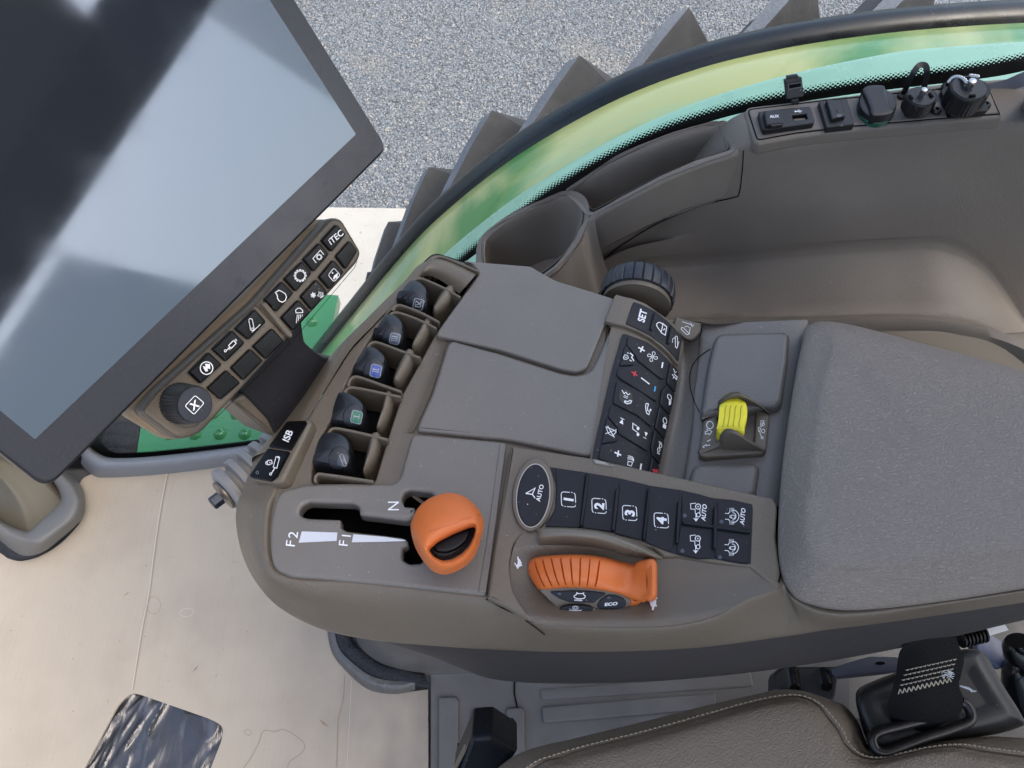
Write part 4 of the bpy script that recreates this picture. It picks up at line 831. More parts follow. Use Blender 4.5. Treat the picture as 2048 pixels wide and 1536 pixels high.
# deck under the lids
well_px = rnd(K('b', (560, 1432), (566, 1360), (600, 1180), (690, 1035), (785, 800), (900, 580), (1010, 430), (1080, 310), (1190, 160), (1320, 40), (1592, 125), (1480, 292), (1345, 482), (1335, 490), (1240, 665), (1115, 890), (1025, 1170), (948, 1430)), 10)
drum_hole = [(1226, 590), (1300, 596), (1420, 628), (1590, 640), (1545, 1005), (1320, 960), (1182, 922)]
throttle_hole = [(1045, 1095), (1080, 1075), (1290, 1095), (1440, 1140), (1500, 1150), (1480, 1180), (1420, 1213), (1340, 1232), (1130, 1234), (1072, 1222), (1042, 1190), (1032, 1140)]
slot_hole = K('c', (430, 440), (1330, 370), (1500, 650), (1330, 880), (1080, 880), (1060, 740), (420, 590))
deck = rnd([(560, 885), (612, 842), (655, 770), (700, 700), (752, 645), (822, 572), (868, 528), (955, 548), (1062, 536), (1110, 565), (1226, 598, 2), (1182, 922, 2), (1546, 1002, 2), (1556, 1080), (1560, 1172), (1490, 1192), (1430, 1226), (1350, 1244), (1250, 1248), (1120, 1245), (1060, 1235), (1010, 1208), (965, 1191), (800, 1172), (600, 1158), (550, 1140), (538, 1105), (536, 1060), (542, 1012), (552, 975)], 12)
part('deck', con, plate(deck, ZP(-.004), .012, .002, [well_px, throttle_hole, slot_hole]), M_TAUPE)
# front upper shell (slopes down to the nose, carries the two ISB keys)
F0 = [(560, 905, -.0035), (606, 850, -.0035), (655, 772, -.0035), (700, 700, -.0035), (752, 645, -.0035), (822, 572, -.0035), (868, 528, -.0035), (958, 545, -.0035)]
F1 = [(540, 902, -.008), (590, 845, -.008), (636, 768, -.008), (682, 692, -.008), (735, 636, -.008), (808, 565, -.008), (858, 522, -.008), (950, 538, -.008)]
F2 = [(505, 915, -.03), (560, 850, -.03), (608, 790, -.03), (655, 722, -.03), (712, 668, -.03), (800, 578, -.03), (856, 525, -.03), (950, 545, -.03)]
F3 = [(508, 930, -.06), (568, 870, -.06), (620, 810, -.06), (670, 745, -.06), (730, 690, -.06), (820, 600, -.06), (870, 550, -.06), (960, 570, -.06)]
part('front_shell', con, ploft([F0, F1, F2, F3], m=6), M_TAUPE, sharp=60)
# ISB keys in a raised bezel
IB = P3(hz((500, 955), -.004), hz((618, 842), .004), hz((560, 960), .006))
isb = part('key_bezel', con, plate(rnd(K('b', (412, 1045, 14), (548, 1032, 14), (556, 1062, 8), (385, 1412, 22), (340, 1432, 10), (185, 1408, 14), (182, 1380, 14)), 8), IB, .03, .003), M_TAUPE)
for q, tx in (((415, 1056), (532, 1052), (537, 1068), (440, 1235), (300, 1213)), None), (((297, 1222), (436, 1243), (352, 1402), (318, 1422), (190, 1400), (186, 1388)), 1):
    k_ = part('key', con, ringpad(resamp(rnd(K('b', *q), 3.5, 4), 60), IB, .0012, 2.5, edge=.7), M_GLOSS)
    S_ = IB.up(.0014)
    if tx is None: part('symbol', k_, text('ISB', K1('b', 417, 1142), (.45, -1.0), (-.9, -.4), 13.5, S_, .0003, 1.0, .02), M_WHITE)
    else: part('symbol', k_, [(g, M_WHITE) for g in (stroke(K('b', (328, 1335), (346, 1270), (368, 1276), (350, 1342)), 1.5, S_, .0003, True), stroke(K('b', (340, 1338), (318, 1372)), 1.8, S_), stroke(ell(K1('b', 312, 1377), 2, 2.2, 12), 1.3, S_, .0003, True), stroke(ell(K1('b', 360, 1274), 1.6, 1.6, 12), 1.2, S_, .0003, True),
        stroke(K('b', (296, 1294), (318, 1292), (322, 1312), (300, 1322), (290, 1310)), 1.5, S_, .0003, True), stroke(cr(K('b', (294, 1298), (284, 1304), (284, 1316), (294, 1320)), 4, False), 1.4, S_), fill(ell(K1('b', 308, 1307), 1.2, 1.2, 10), S_))])
part('dimple', con, stroke(ell(K1('b', 230, 1368), 2.4, 3, 14), .7, IB.up(.0014), .0002, True), M_GREYPRINT)
# lids
lidA = [(927, 521, 4), (1062, 532, 6), (1076, 541, 6), (1112, 561, 10), (1185, 583, 3), (1229, 597, 3), (1224, 614, 3), (1180, 722, 6), (1172, 737, 8), (1150, 743, 8), (1120, 737, 4), (1000, 699, 3), (872, 671, 5), (879, 657, 6), (958, 547, 5), (953, 537, 3)]
part('lid', con, plate(rnd(lidA), ZP(.002), .016, .0016), M_TAUPE_R)
lidB = [(902, 679, 10), (1000, 706, 3), (1118, 744, 4), (1150, 750, 6), (1178, 744, 10), (1192, 722, 6), (1232, 632, 2), (1248, 668, 3), (1196, 880, 3), (1186, 910, 4), (1172, 912, 4), (1012, 879, 3), (832, 861, 8), (838, 842, 6), (862, 790, 6), (878, 740, 6), (893, 692, 6)]
part('lid', con, plate(rnd(lidB), ZP(.001), .016, .003), M_TAUPE_R)
part('lid_ramp', con, wloft([[hz(p, -.001) for p in [(893, 684), (878, 735), (862, 786), (838, 840), (828, 862)]], [hz(p, -.0035) for p in [(885, 680), (866, 735), (848, 786), (826, 836), (815, 866)]], [hz(p, -.0042) for p in [(870, 676), (846, 735), (826, 786), (806, 836), (795, 870)]]]), M_TAUPE)
# gear gate plate with the slot
gate = [(824, 867, 14), (1012, 884, 4), (1006, 920, 2), (985, 1090, 3), (972, 1190, 4), (960, 1190, 4), (800, 1172, 20), (640, 1157, 20), (578, 1153, 20), (546, 1136, 22), (540, 1100, 20), (540, 1060, 30), (548, 1010, 20), (560, 982, 16), (612, 968, 12), (700, 966, 20), (786, 967, 10), (800, 955, 12), (806, 930, 8)]
slot = rnd(K('c', (470, 475, 8), (505, 461, 6), (790, 470, 10), (825, 492, 8), (829, 538, 2), (850, 546, 4), (1120, 579, 8), (1152, 574, 8), (1178, 545, 6), (1181, 494, 4), (1116, 488, 6), (1098, 445, 10), (1116, 402, 8), (1150, 386, 8), (1285, 400, 6), (1335, 440, 6), (1340, 640, 4), (1225, 850, 8), (1150, 857, 12), (1102, 830, 12), (1104, 752, 8), (1136, 735, 4), (1138, 712, 6), (1110, 688, 8), (950, 668, 8), (745, 646, 8), (708, 622, 6), (708, 575, 3), (695, 571, 2), (500, 564, 8), (448, 548, 12), (442, 510, 12)), 6)
gp = part('gate_plate', con, plate(rnd(gate), ZP(.0015), .014, .0025, [slot]), M_TAUPE_R)
part('edge_strip', gp, plate(rnd([(1000, 886), (1012, 888), (985, 1096), (972, 1186), (956, 1184), (972, 1090)], 3), ZP(.0022), .002, .0006), M_TAUPE_R)
part('slot_floor', con, plate(K('c', (380, 400), (1500, 300), (1500, 930), (380, 930)), ZP(-.05), .004, .0005), M_VOID)
part('slot_wall', con, loft([[hz(p, .0) for p in inset2(slot, -1)], [hz(p, -.012) for p in inset2(slot, -1)], [hz(p, -.03) for p in inset2(slot, -3)]], True), M_BLACK)
part('slot_lip', con, tube([hz(p, -.01) for p in K('c', (1150, 400), (1190, 435), (1240, 470))], .0014, 6), M_TAUPE)
GS = ZP(.0015)
part('symbol', gp, [(fill(K('c', (460, 650), (688, 657), (683, 711), (440, 722)), GS), mat('silver_print', C(196, 198, 202), .45, .5, 1200, .4, .0004)), (fill(K('c', (790, 668), (1000, 686), (1128, 706), (1120, 712), (980, 716), (780, 720)), GS), mat('silver_print2', C(196, 198, 202), .45, .5, 1200, .4, .0004)),
    (text('F', K1('c', 388, 726), (.12, -1), (-1, -.12), 18, GS, .0003, 1.15), M_WHITE), (text('2', K1('c', 405, 672), (.12, -1), (-1, -.12), 18.5, GS, .0003, 1.1), M_WHITE),
    (text('F', K1('c', 727, 724), (.15, -1), (-1, -.1), 18, GS, .0003, 1.1), M_WHITE), (text('1', K1('c', 745, 678), (.15, -1), (-1, -.1), 18, GS, .0003, 1.0), M_WHITE),
    (text('N', K1('c', 1046, 487), (.0, -1), (-1, -.0), 22, GS, .0003, .85), M_WHITE)])
# number block
N_Z = .006
nblk = [(1022, 891, 4), (1186, 916, 3), (1547, 996, 6), (1556, 1012, 8), (1552, 1075, 6), (1562, 1148, 10), (1552, 1176, 8), (1500, 1134, 2), (1440, 1126, 3), (1360, 1112, 3), (1328, 1112, 3), (1290, 1085, 6), (1200, 1065, 6), (1075, 1060, 8), (1045, 1068, 10), (1026, 1090, 12), (1018, 1130, 10), (1026, 1180, 10), (1042, 1208, 4), (1066, 1241, 3), (1048, 1236, 4), (1012, 1214, 4), (975, 1196, 3), (988, 1096, 3)]
part('button_block', con, plate(rnd(nblk), ZP(N_Z), .02, .0022), M_TAUPE)
# dished throttle bay
bay = cr([(1020, 1130), (1030, 1088), (1048, 1066), (1080, 1056), (1200, 1062), (1292, 1082), (1332, 1110), (1440, 1125), (1502, 1133), (1552, 1160), (1550, 1180), (1490, 1199), (1430, 1232), (1350, 1250), (1250, 1254), (1120, 1251), (1062, 1241), (1034, 1205), (1020, 1170)], 6)
def bayz(p):
    """height of the shallow bowl round the throttle dial"""
    u = (p[0] - 1215)/330; v = (p[1] - 1165)/75; d = u*u + v*v
    return .0055 - .013*max(0, 1 - d)**1.0 * 1.0
class Bay:
    def hit(s, p, off=0.):
        return hz(p, bayz(p) + off)
BS = Bay(); N_ = len(bay); c_ = (1210, 1165); rings = []
for s in [1, .97, .93, .88, .8, .7, .6, .5, .4, .3, .2, .1]: rings.append([BS.hit(lerp2(c_, q, s)) for q in bay])
BAYG = loft(rings, True, cap1=True); BS = Mesh3(BAYG)
part('throttle_bay', con, BAYG, M_TAUPE, sharp=60)
SMX = Mesh3(ploft([S00, S0, S1, S2], m=6))
part('seam_line', con, stroke(resamp(cr([(972, 1198), (1012, 1218), (1040, 1232), (1064, 1248), (1090, 1268)], 6, False), 40, False), 2.0, SMX, .0007), M_VOID)
guard = [[(1072, 1062, .010), (1078, 1056, .014), (1130, 1055, .016), (1200, 1062, .016), (1260, 1080, .014), (1305, 1102, .011), (1324, 1114, .007)],
         [(1074, 1068, .0145), (1084, 1061, .018), (1132, 1060, .020), (1198, 1067, .020), (1256, 1085, .018), (1302, 1107, .014), (1325, 1117, .008)],
         [(1076, 1078, .014), (1088, 1076, .017), (1134, 1074, .019), (1194, 1080, .019), (1250, 1096, .017), (1298, 1112, .013), (1323, 1119, .007)],
         [(1078, 1092, .004), (1092, 1092, .004), (1136, 1092, .004), (1190, 1096, .004), (1244, 1108, .004), (1292, 1118, .004), (1320, 1121, .003)]]
part('guard_fin', con, ploft(guard, m=5), mat('polished_taupe', C(104, 96, 82), .22, .5, 0, 0, 0, .05, 12, .4), sharp=60)
# throttle dial
def hz3(k, *pts): return [(K1(k, x, y)) + (z,) for x, y, z in pts]
o_top = hz3('h', (222, 640, -.004), (235, 545, -.002), (290, 490, .000), (400, 462, .002), (560, 446, .004), (740, 438, .005), (920, 440, .005), (1100, 455, .004), (1270, 488, .003), (1420, 528, .002), (1560, 558, .002), (1620, 545, .004), (1720, 515, .009))
o_m1 = hz3('h', (228, 660, .001), (250, 570, .005), (310, 515, .009), (415, 490, .0125), (568, 476, .0155), (745, 470, .017), (920, 474, .0165), (1095, 492, .0155), (1262, 528, .012), (1408, 572, .009), (1540, 605, .008), (1625, 610, .012), (1730, 590, .018))
o_m2 = hz3('h', (245, 700, .003), (285, 665, .008), (350, 645, .013), (450, 632, .0165), (600, 622, .0195), (760, 618, .021), (915, 620, .021), (1080, 630, .0195), (1240, 652, .015), (1390, 690, .011), (1530, 720, .0095), (1630, 730, .014), (1740, 720, .020))
o_m3 = hz3('h', (290, 790, .003), (330, 775, .008), (400, 768, .013), (500, 762, .016), (635, 758, .0185), (775, 757, .020), (910, 760, .020), (1060, 768, .0185), (1220, 788, .0145), (1370, 815, .0108), (1510, 835, .0095), (1630, 850, .013), (1745, 850, .019))
o_bot = hz3('h', (345, 870, .000), (385, 878, .005), (450, 870, .009), (545, 858, .0115), (670, 848, .0135), (790, 846, .0145), (900, 848, .0145), (1040, 862, .0135), (1190, 880, .0115), (1340, 905, .009), (1480, 930, .007), (1600, 985, .008), (1740, 1030, .010))
o_in = hz3('h', (350, 890, -.006), (390, 900, -.001), (455, 895, .003), (550, 882, .006), (675, 872, .008), (790, 870, .009), (900, 872, .009), (1035, 885, .008), (1180, 905, .006), (1320, 935, .004), (1450, 975, .003), (1570, 1030, .000), (1690, 1060, -.004))
def ribbed():
    cs = [cr(c, 26, False) for c in (o_top, o_m1, o_m2, o_m3, o_bot, o_in)]; L = len(cs[0]); G = []
    gx = [252, 348, 447, 556, 668, 782, 898, 1014, 1130]
    for i in range(L):
        col = cr([c[i] for c in cs], 6, False); row = []
        xm = (col[12][0] - 1020)*6.4 + 0
        for k, (x, y, z) in enumerate(col):
            t = k/(len(col)-1); d = 0
            if .2 < t < .79:
                for g in gx:
                    dd = abs(xm - g)
                    if dd < 9: d = .0022*(1 - (dd/9)**2)*min(1, (t-.2)/.06, (.79-t)/.06)
            row.append(hz((x, y), z - d))
        G.append(row)
    return loft(G)
thr = part('throttle_dial', con, ribbed(), M_ORANGE, 'orange ribbed throttle dial with a thumb tab', sharp=50)
tab = [hz3('h', (1600, 560, .001), (1730, 505, .004), (1810, 492, .006), (1868, 525, .006), (1886, 590, .005), (1886, 780, .004), (1884, 960, .002), (1850, 1030, .0), (1780, 1046, -.002), (1700, 1020, -.002), (1610, 970, -.002), (1560, 800, -.002)),
       hz3('h', (1600, 575, .010), (1732, 520, .018), (1808, 503, .0215), (1858, 530, .0215), (1876, 595, .021), (1876, 780, .020), (1872, 945, .018), (1838, 1010, .015), (1775, 1030, .013), (1700, 1002, .010), (1615, 950, .008), (1570, 800, .010)),
       hz3('h', (1625, 620, .0125), (1738, 545, .022), (1805, 525, .0245), (1840, 545, .0245), (1850, 600, .0245), (1848, 780, .0235), (1842, 930, .0215), (1815, 985, .019), (1765, 1000, .016), (1705, 970, .013), (1640, 920, .0105), (1600, 800, .012)),
       hz3('h', (1700, 690, .0165), (1760, 630, .0215), (1795, 600, .0235), (1808, 600, .0245), (1812, 660, .0242), (1812, 780, .0235), (1808, 880, .022), (1795, 920, .0205), (1765, 925, .018), (1730, 900, .0155), (1700, 860, .0145), (1690, 780, .0155))]
part('thumb_tab', thr, ploft(tab, closed=True, m=4, cap1=True), M_ORANGE, sharp=60)
skirt = [hz3('h', (1230, 900, .0055), (1400, 930, .0045), (1520, 990, .003), (1600, 1040, .002), (1690, 1035, .003)), hz3('h', (1235, 960, .001), (1390, 975, .001), (1480, 1020, .000), (1540, 1080, -.001), (1640, 1080, -.0015)), hz3('h', (1240, 1120, -.006), (1380, 1120, -.006), (1450, 1130, -.006), (1490, 1135, -.006), (1590, 1110, -.006))]
part('inner_ring', thr, ploft(skirt, m=5), M_ORANGE)
# face of the dial, tilted to the driver
FP_ = P3(hz(K1('h', 390, 900), .005), hz(K1('h', 1400, 920), .006), hz(K1('h', 850, 1200), -.004))
face = cr(K('h', (375, 898), (450, 878), (600, 862), (800, 852), (1000, 862), (1200, 890), (1380, 940), (1500, 990), (1550, 1045), (1535, 1090), (1480, 1130), (1330, 1165), (1120, 1185), (1000, 1205), (850, 1205), (700, 1180), (610, 1125), (520, 1050), (440, 970)), 4)
dface = part('dial_face', con, plate(face, FP_, .012, .001), M_TAUPE)
FS = FP_
for q in (((500, 915), (800, 900), (1000, 905), (1238, 935), (1110, 1018), (1070, 1060), (1000, 1050), (760, 1045), (640, 1005)), ((1255, 950), (1380, 965), (1465, 1005), (1492, 1060), (1470, 1115), (1300, 1140), (1140, 1135), (1110, 1100), (1150, 1020))):
    k_ = part('button', con, ringpad(resamp(rnd(K('h', *q), 4, 4), 60), FS, .0012, 1.6, edge=.7), M_BTN); S_ = FS.up(.0014)
    if q[0][0] == 500:
        part('symbol', k_, [(stroke(K('h', (855, 928), (870, 940), (925, 940), (942, 930), (942, 955), (960, 965), (962, 985), (945, 1000), (900, 1006), (850, 1002), (820, 985), (820, 968), (850, 952)), 1.6, S_, .0003, True), M_WHITE), (text('n/min', K1('h', 875, 1022), (1, .05), (.05, -1), 3.8, S_, .0003, 1.35, .03), M_WHITE)])
        part('lamp', k_, fill(ell(K1('h', 632, 942), 4, 2, 16), S_, .0002), mat('lamp_grey', C(66, 74, 92), .4))
    else:
        part('symbol', k_, text('ECO', K1('h', 1295, 1072), (1, -.09), (.1, -1), 6.2, S_, .0003, 1.5, .04), M_WHITE)
        part('lamp', k_, fill(ell(K1('h', 1268, 994), 4, 1.8, 16), S_, .0002), mat('lamp_grey2', C(66, 74, 84), .4))
part('button_rim', con, ringpad(ell(K1('h', 855, 1142), 38, 10.5, 50), FS, .002, 2.5), M_TAUPE)
k_ = part('button', con, ringpad(ell(K1('h', 850, 1138), 33.5, 8.2, 50), FS.up(.002), .001, 2), M_BTN); S_ = FS.up(.0032)
part('symbol', k_, [(stroke(ell(K1('h', 838, 1120), 5.6, 3, 20), .9, S_, .0003, True), M_WHITE), (stroke(cr(K('h', (755, 1130), (790, 1142), (850, 1148), (915, 1150)), 4, False), .9, S_), M_GREYPRINT), (stroke(K('h', (755, 1152), (860, 1158), (920, 1152)), 1., S_), M_WHITE), (stroke(K('h', (825, 1112), (828, 1128)), .8, S_), M_WHITE), (stroke(K('h', (850, 1112), (848, 1128)), .8, S_), M_WHITE)])
# hare and tortoise
part('hare_mark', con, [(fill(K('h', (92, 460), (108, 462), (108, 485), (128, 500), (138, 530), (150, 545), (140, 560), (160, 580), (130, 590), (112, 600), (95, 630), (80, 600), (50, 545), (62, 540), (82, 570), (92, 560), (98, 520), (90, 490)), BS, .0009), M_WHITE)])
part('tortoise_mark', con, [(fill(K('h', (1790, 1030), (1870, 1010), (1872, 1050), (1868, 1100), (1845, 1130), (1835, 1170), (1815, 1165), (1818, 1130), (1795, 1105), (1786, 1070)), BS, .0009), M_WHITE), (fill(K('h', (1866, 1006), (1886, 998), (1884, 1022), (1868, 1024)), BS, .0009), M_WHITE), (fill(K('h', (1858, 1102), (1880, 1096), (1876, 1126), (1860, 1118)), BS, .0009), M_WHITE)])
# number keys
NP = ZP(N_Z)
n_out = K('d', (372, 232), (600, 266), (800, 300), (1000, 348), (1180, 374), (1290, 398), (1380, 425), (1500, 434), (1632, 464), (1617, 838), (1540, 832), (1480, 820), (1390, 802), (1290, 806), (1200, 790), (1120, 764), (1050, 735), (960, 692), (770, 640), (560, 608), (330, 604), (400, 500), (410, 350))
part('keypad_recess', con, [(fill(resamp(n_out, 90), NP, .0004), M_BTN)])
NQ = [((408, 242), (592, 272), (556, 604), (352, 598), (392, 520), (415, 420), (412, 330)), ((610, 278), (785, 310), (790, 358), (756, 630), (574, 606)), ((806, 318), (974, 352), (940, 682), (776, 640), (800, 380)), ((992, 356), (1172, 386), (1168, 440), (1138, 710), (1120, 752), (1060, 735), (965, 694)),
      ((1192, 392), (1290, 406), (1384, 436), (1390, 470), (1376, 592), (1190, 570)), ((1416, 440), (1500, 446), (1616, 476), (1610, 625), (1408, 600)), ((1182, 592), (1378, 614), (1370, 792), (1290, 796), (1160, 762), (1164, 722)), ((1406, 622), (1612, 652), (1605, 826), (1500, 812), (1400, 792), (1398, 752))]
nb = [part('button', con, plate(rnd(K('d', *q), 2.5, 3), NP.up(.0012), .003, .0004), M_BTN) for q in NQ]
for q in (((594, 276), (612, 270), (600, 440), (572, 608), (553, 606)), ((775, 380), (790, 364), (803, 372), (772, 636), (750, 632)), ((978, 362), (994, 366), (960, 696), (942, 690)), ((1160, 450), (1174, 444), (1188, 455), (1166, 712), (1146, 710)), ((1384, 484), (1398, 480), (1410, 490), (1400, 745), (1378, 745)), ((1188, 570), (1615, 632), (1614, 648), (1186, 588))):
    part('key_ridge', con, ringpad(resamp(rnd(K('d', *q), 2.4, 4), 50), NP.up(.0006), .003, 1.8), M_BTN)
NS = NP.up(.0014)
RN, UN = (.10, -1), (-1, -.16)
for i, (x, y) in enumerate(((486, 432), (676, 472), (866, 516), (1062, 562))):
    c = K1('d', x, y); bx = rnd([(c[0]-14.5, c[1]-15.5, 6), (c[0]+13.5, c[1]-13.5, 6), (c[0]+15, c[1]+15.5, 6), (c[0]-13.5, c[1]+13.5, 6)], 6, 5); n_ = len(bx); g = []
    P = resamp(bx + bx[:1], 81, False)
    cuts = [(0.03, .205), (.225, .245), (.265, .47), (.53, .705), (.725, .745), (.765, .97)] if True else []
    for a, b_ in ((.5/81, 16/81), (18/81, 20/81), (22/81, 38/81), (41/81, 56/81), (58/81, 60/81), (62/81, 80.5/81)):
        g.append(stroke(P[int(a*81):int(b_*81)+1], 1.5, NS))
    part('symbol', nb[i], [(q, M_WHITE) for q in g] + [(text(str(i+1), c, RN, UN, 19, NS, .0003, 1., .045), M_WHITE)])
def tractor(o, auto):
    x, y = o; g = [stroke(K('d', (x, y), (x+2, y+34), (x+28, y+34), (x+30, y+62), (x+38, y+62)), 1.3, NS), stroke(K('d', (x, y), (x+34, y-3)), 1.3, NS), stroke(ell(K1('d', x+47, y+18), 5.2, 5.2, 20), 1.5, NS, .0003, True), fill(ell(K1('d', x+47, y+18), 1.4, 1.4, 10), NS), stroke(ell(K1('d', x+49, y+70), 3.8, 4.2, 18), 1.4, NS, .0003, True),
         stroke(K('d', (x+58, y+30), (x+58, y+60)), 1.2, NS), stroke(K('d', (x+34, y+62), (x+34, y+95)), 1.6, NS), fill(K('d', (x+16, y+88), (x+34, y+96), (x+52, y+88), (x+34, y+112)), NS)]
    return g
def axle(o):
    x, y = o; g = [stroke(K('d', (x, y+28), (x+22, y+30), (x+28, y+18)), 1.3, NS), stroke(K('d', (x, y+64), (x+22, y+66), (x+30, y+78)), 1.3, NS), stroke(cr(K('d', (x+44, y+8), (x+66, y+12), (x+82, y+30), (x+86, y+48), (x+78, y+70), (x+60, y+84), (x+44, y+86)), 4, False), 1.4, NS), stroke(cr(K('d', (x+46, y+24), (x+62, y+30), (x+68, y+46), (x+62, y+62), (x+46, y+70)), 4, False), 1.1, NS),
         stroke(K('d', (x+38, y+40), (x+62, y+40), (x+62, y+58), (x+38, y+58)), 1.2, NS, .0003, True), stroke(K('d', (x+38, y+44), (x+30, y+44), (x+30, y+54), (x+38, y+54)), 1.1, NS)]
    for k in (30, 38, 46, 54): g += [stroke(K('d', (x+k, y-6), (x+k, y+20)), .8, NS), stroke(K('d', (x+k, y+74), (x+k, y+98)), .8, NS)]
    return g
part('symbol', nb[4], [(q, M_WHITE) for q in tractor((1244, 458), 1)] + [(text('AUTO', K1('d', 1327, 514), RN, UN, 8.6, NS, .0003, .95, .02, .2), M_WHITE)])
part('symbol', nb[6], [(q, M_WHITE) for q in tractor((1242, 656), 0)])
part('symbol', nb[5], [(q, M_WHITE) for q in axle((1458, 490))] + [(text('AUTO', K1('d', 1567, 538), RN, UN, 8.6, NS, .0003, .95, .02, .2), M_WHITE)])
part('symbol', nb[7], [(q, M_WHITE) for q in axle((1455, 684))])
M_LAMP = mat('lamp_blue_grey', C(66, 74, 88), .4)
for i, (x, y) in ((4, (1208, 532)), (5, (1436, 570)), (6, (1194, 751)), (7, (1427, 791))): part('lamp', nb[i], fill(ell(K1('d', x, y), 4, 4, 18), NS, .0002), M_LAMP)
# oval AUTO key
ov = ell(K1('d', 268, 408), 33, 63.5, 64, 6)
part('oval_bezel', con, ringpad(ell(K1('d', 268, 408), 42, 74, 64, 6), NP, .003, 5), M_TAUPE)
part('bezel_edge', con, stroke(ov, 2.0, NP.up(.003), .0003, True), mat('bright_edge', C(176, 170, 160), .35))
k_ = part('button', con, ringpad(ell(K1('d', 268, 408), 32, 62, 64, 6), NP.up(.003), .0012, 3), M_BTN); S_ = NP.up(.0044)
part('symbol', k_, [(stroke(K('d', (222, 395), (280, 362), (262, 400), (280, 424)), 2.0, S_, .0003, False), M_WHITE), (stroke(K('d', (222, 395), (262, 400)), 2.0, S_), M_WHITE), (text('AUTO', K1('d', 309, 392), (.24, -1), (-1, -.2), 8.6, S_, .0003, 1.0, .02), M_WHITE), (fill(ell(K1('d', 233, 462), 1, 1, 10), S_), M_WHITE)])
# ------------------ rotating-drum block
Lp = [(1229, 592), (1208, 646), (1246, 668), (1233, 730), (1215, 800), (1200, 858), (1184, 916), (1176, 945)]
def drum_pt(u, v, dz=0.):
    """u from the outboard end (0) to the inboard end (1), v from the front edge (0) over the curve to the trough (1)"""
    a = lerp2((1236, 590), (1182, 925), u); b_ = lerp2((1368, 676), (1312, 962), u)
    p = lerp2(a, b_, v); k = 4*v*(1 - v)
    q = (p[0] + 7*k, p[1] - 8*k)
    return q, .003 - .03*max(v, 0)**2.1 + dz
def drum_geo(u0, u1, v0, v1, dz, nu=10, nv=24):
    V, Fc = [], []
    for i in range(nu+1):
        for j in range(nv+1):
            q, z = drum_pt(lerp(u0, u1, i/nu), lerp(v0, v1, j/nv), dz); V.append(hz(q, z))
    for i in range(nu):
        for j in range(nv): a = i*(nv+1)+j; Fc.append((a, a+1, a+nv+2, a+nv+1))
    n = len(V)
    edge = [j for j in range(nv+1)] + [i*(nv+1)+nv for i in range(1, nu+1)] + [nu*(nv+1)+j for j in range(nv-1, -1, -1)] + [i*(nv+1) for i in range(nu-1, 0, -1)]
    V += [V[k] + Vector((0, 0, -.02)) for k in edge]; m = len(edge)
    for k in range(m): Fc.append((edge[k], edge[(k+1) % m], n+(k+1) % m, n+k))
    return V, Fc
part('drum_cover', con, drum_geo(.0, 1.02, -.02, 1.0, -.0012), M_TAUPE)
DS = Mesh3(drum_geo(-.12, 1.12, -.2, 1.12, 0.))
def dpad(name, k, pts, h=.0012, e=1.8, m=M_BTN, r=2., up=0., n=60):
    P = resamp(rnd(K(k, *pts), r, 3), n)
    class U:
        def hit(s, p, off=0.): return DS.hit(p, off + up)
    return part(name, con, ringpad(P, U(), h, e, edge=.6), m)
def gp2(fpts, gpts=()): return None
def FG(*pts):
    """points given in the f view when y<1400, the g view otherwise written as (x, y, 'g')"""
    return [K1('g', p[0], p[1]) if len(p) > 2 else K1('f', p[0], p[1]) for p in pts]
def dpad2(name, pts, h=.0012, e=1.8, m=M_BTN, r=2., up=0., n=60):
    P = resamp(rnd(FG(*pts), r, 3), n)
    class U:
        def hit(s, p, off=0.): return DS.hit(p, off + up)
    return part(name, con, ringpad(P, U(), h, e, edge=.6), m)
# light taupe frame of the SET row
dpad2('row_frame', ((345, 362), (590, 415), (760, 480), (930, 600), (1060, 690), (1170, 780), (1290, 930), (1300, 975), (1232, 1330), (1205, 1345), (1100, 1200), (960, 1070), (820, 960), (640, 870), (470, 800), (350, 775), (200, 738)), .0022, 2, M_TAUPE, 3, n=90)
top_k = dpad2('key_strip', ((592, 468), (700, 505), (900, 605), (1080, 755), (1200, 880), (1252, 940), (1195, 1290), (1090, 1160), (1000, 1070), (800, 925), (640, 845), (486, 778)), .0008, 2, M_BTN, 2.5, up=.0022, n=90)
for q in (((855, 640), (870, 622), (892, 632), (835, 880), (800, 860)), ((1078, 810), (1092, 798), (1106, 815), (1056, 1062), (1026, 1045))): dpad2('key_ridge', q, .0022, 1., M_BTN, 2, up=.0026, n=36)
class DU:
    def __init__(s, u): s.u = u
    def hit(s, p, off=0.): return DS.hit(p, off + s.u)
D1 = DU(.0032)
part('symbol', top_k, [(text('SET', FG((705, 668))[0], (.26, -1), (-1, -.36), 13.5, D1, .0003, .82, .03), M_WHITE), (stroke(FG((955, 898), (980, 772), (1030, 815), (1010, 930)), 1.7, D1, .0003, True), M_WHITE), (stroke(cr(FG((958, 895), (900, 812), (898, 775), (930, 755), (975, 775)), 4, False), 1.7, D1), M_WHITE), (stroke(FG((985, 862), (1003, 838)), 2, D1), M_WHITE),
    (stroke(obl(FG((1157, 955))[0], FG((1160, 1080))[0], 2.2), 1.2, D1, .0003, True), M_WHITE), (stroke(FG((1160, 1112), (1195, 1010)), 1.2, D1), M_WHITE), (stroke(cr(FG((1105, 1030), (1108, 985), (1128, 965), (1148, 975)), 4, False), 1.0, D1), M_WHITE)])
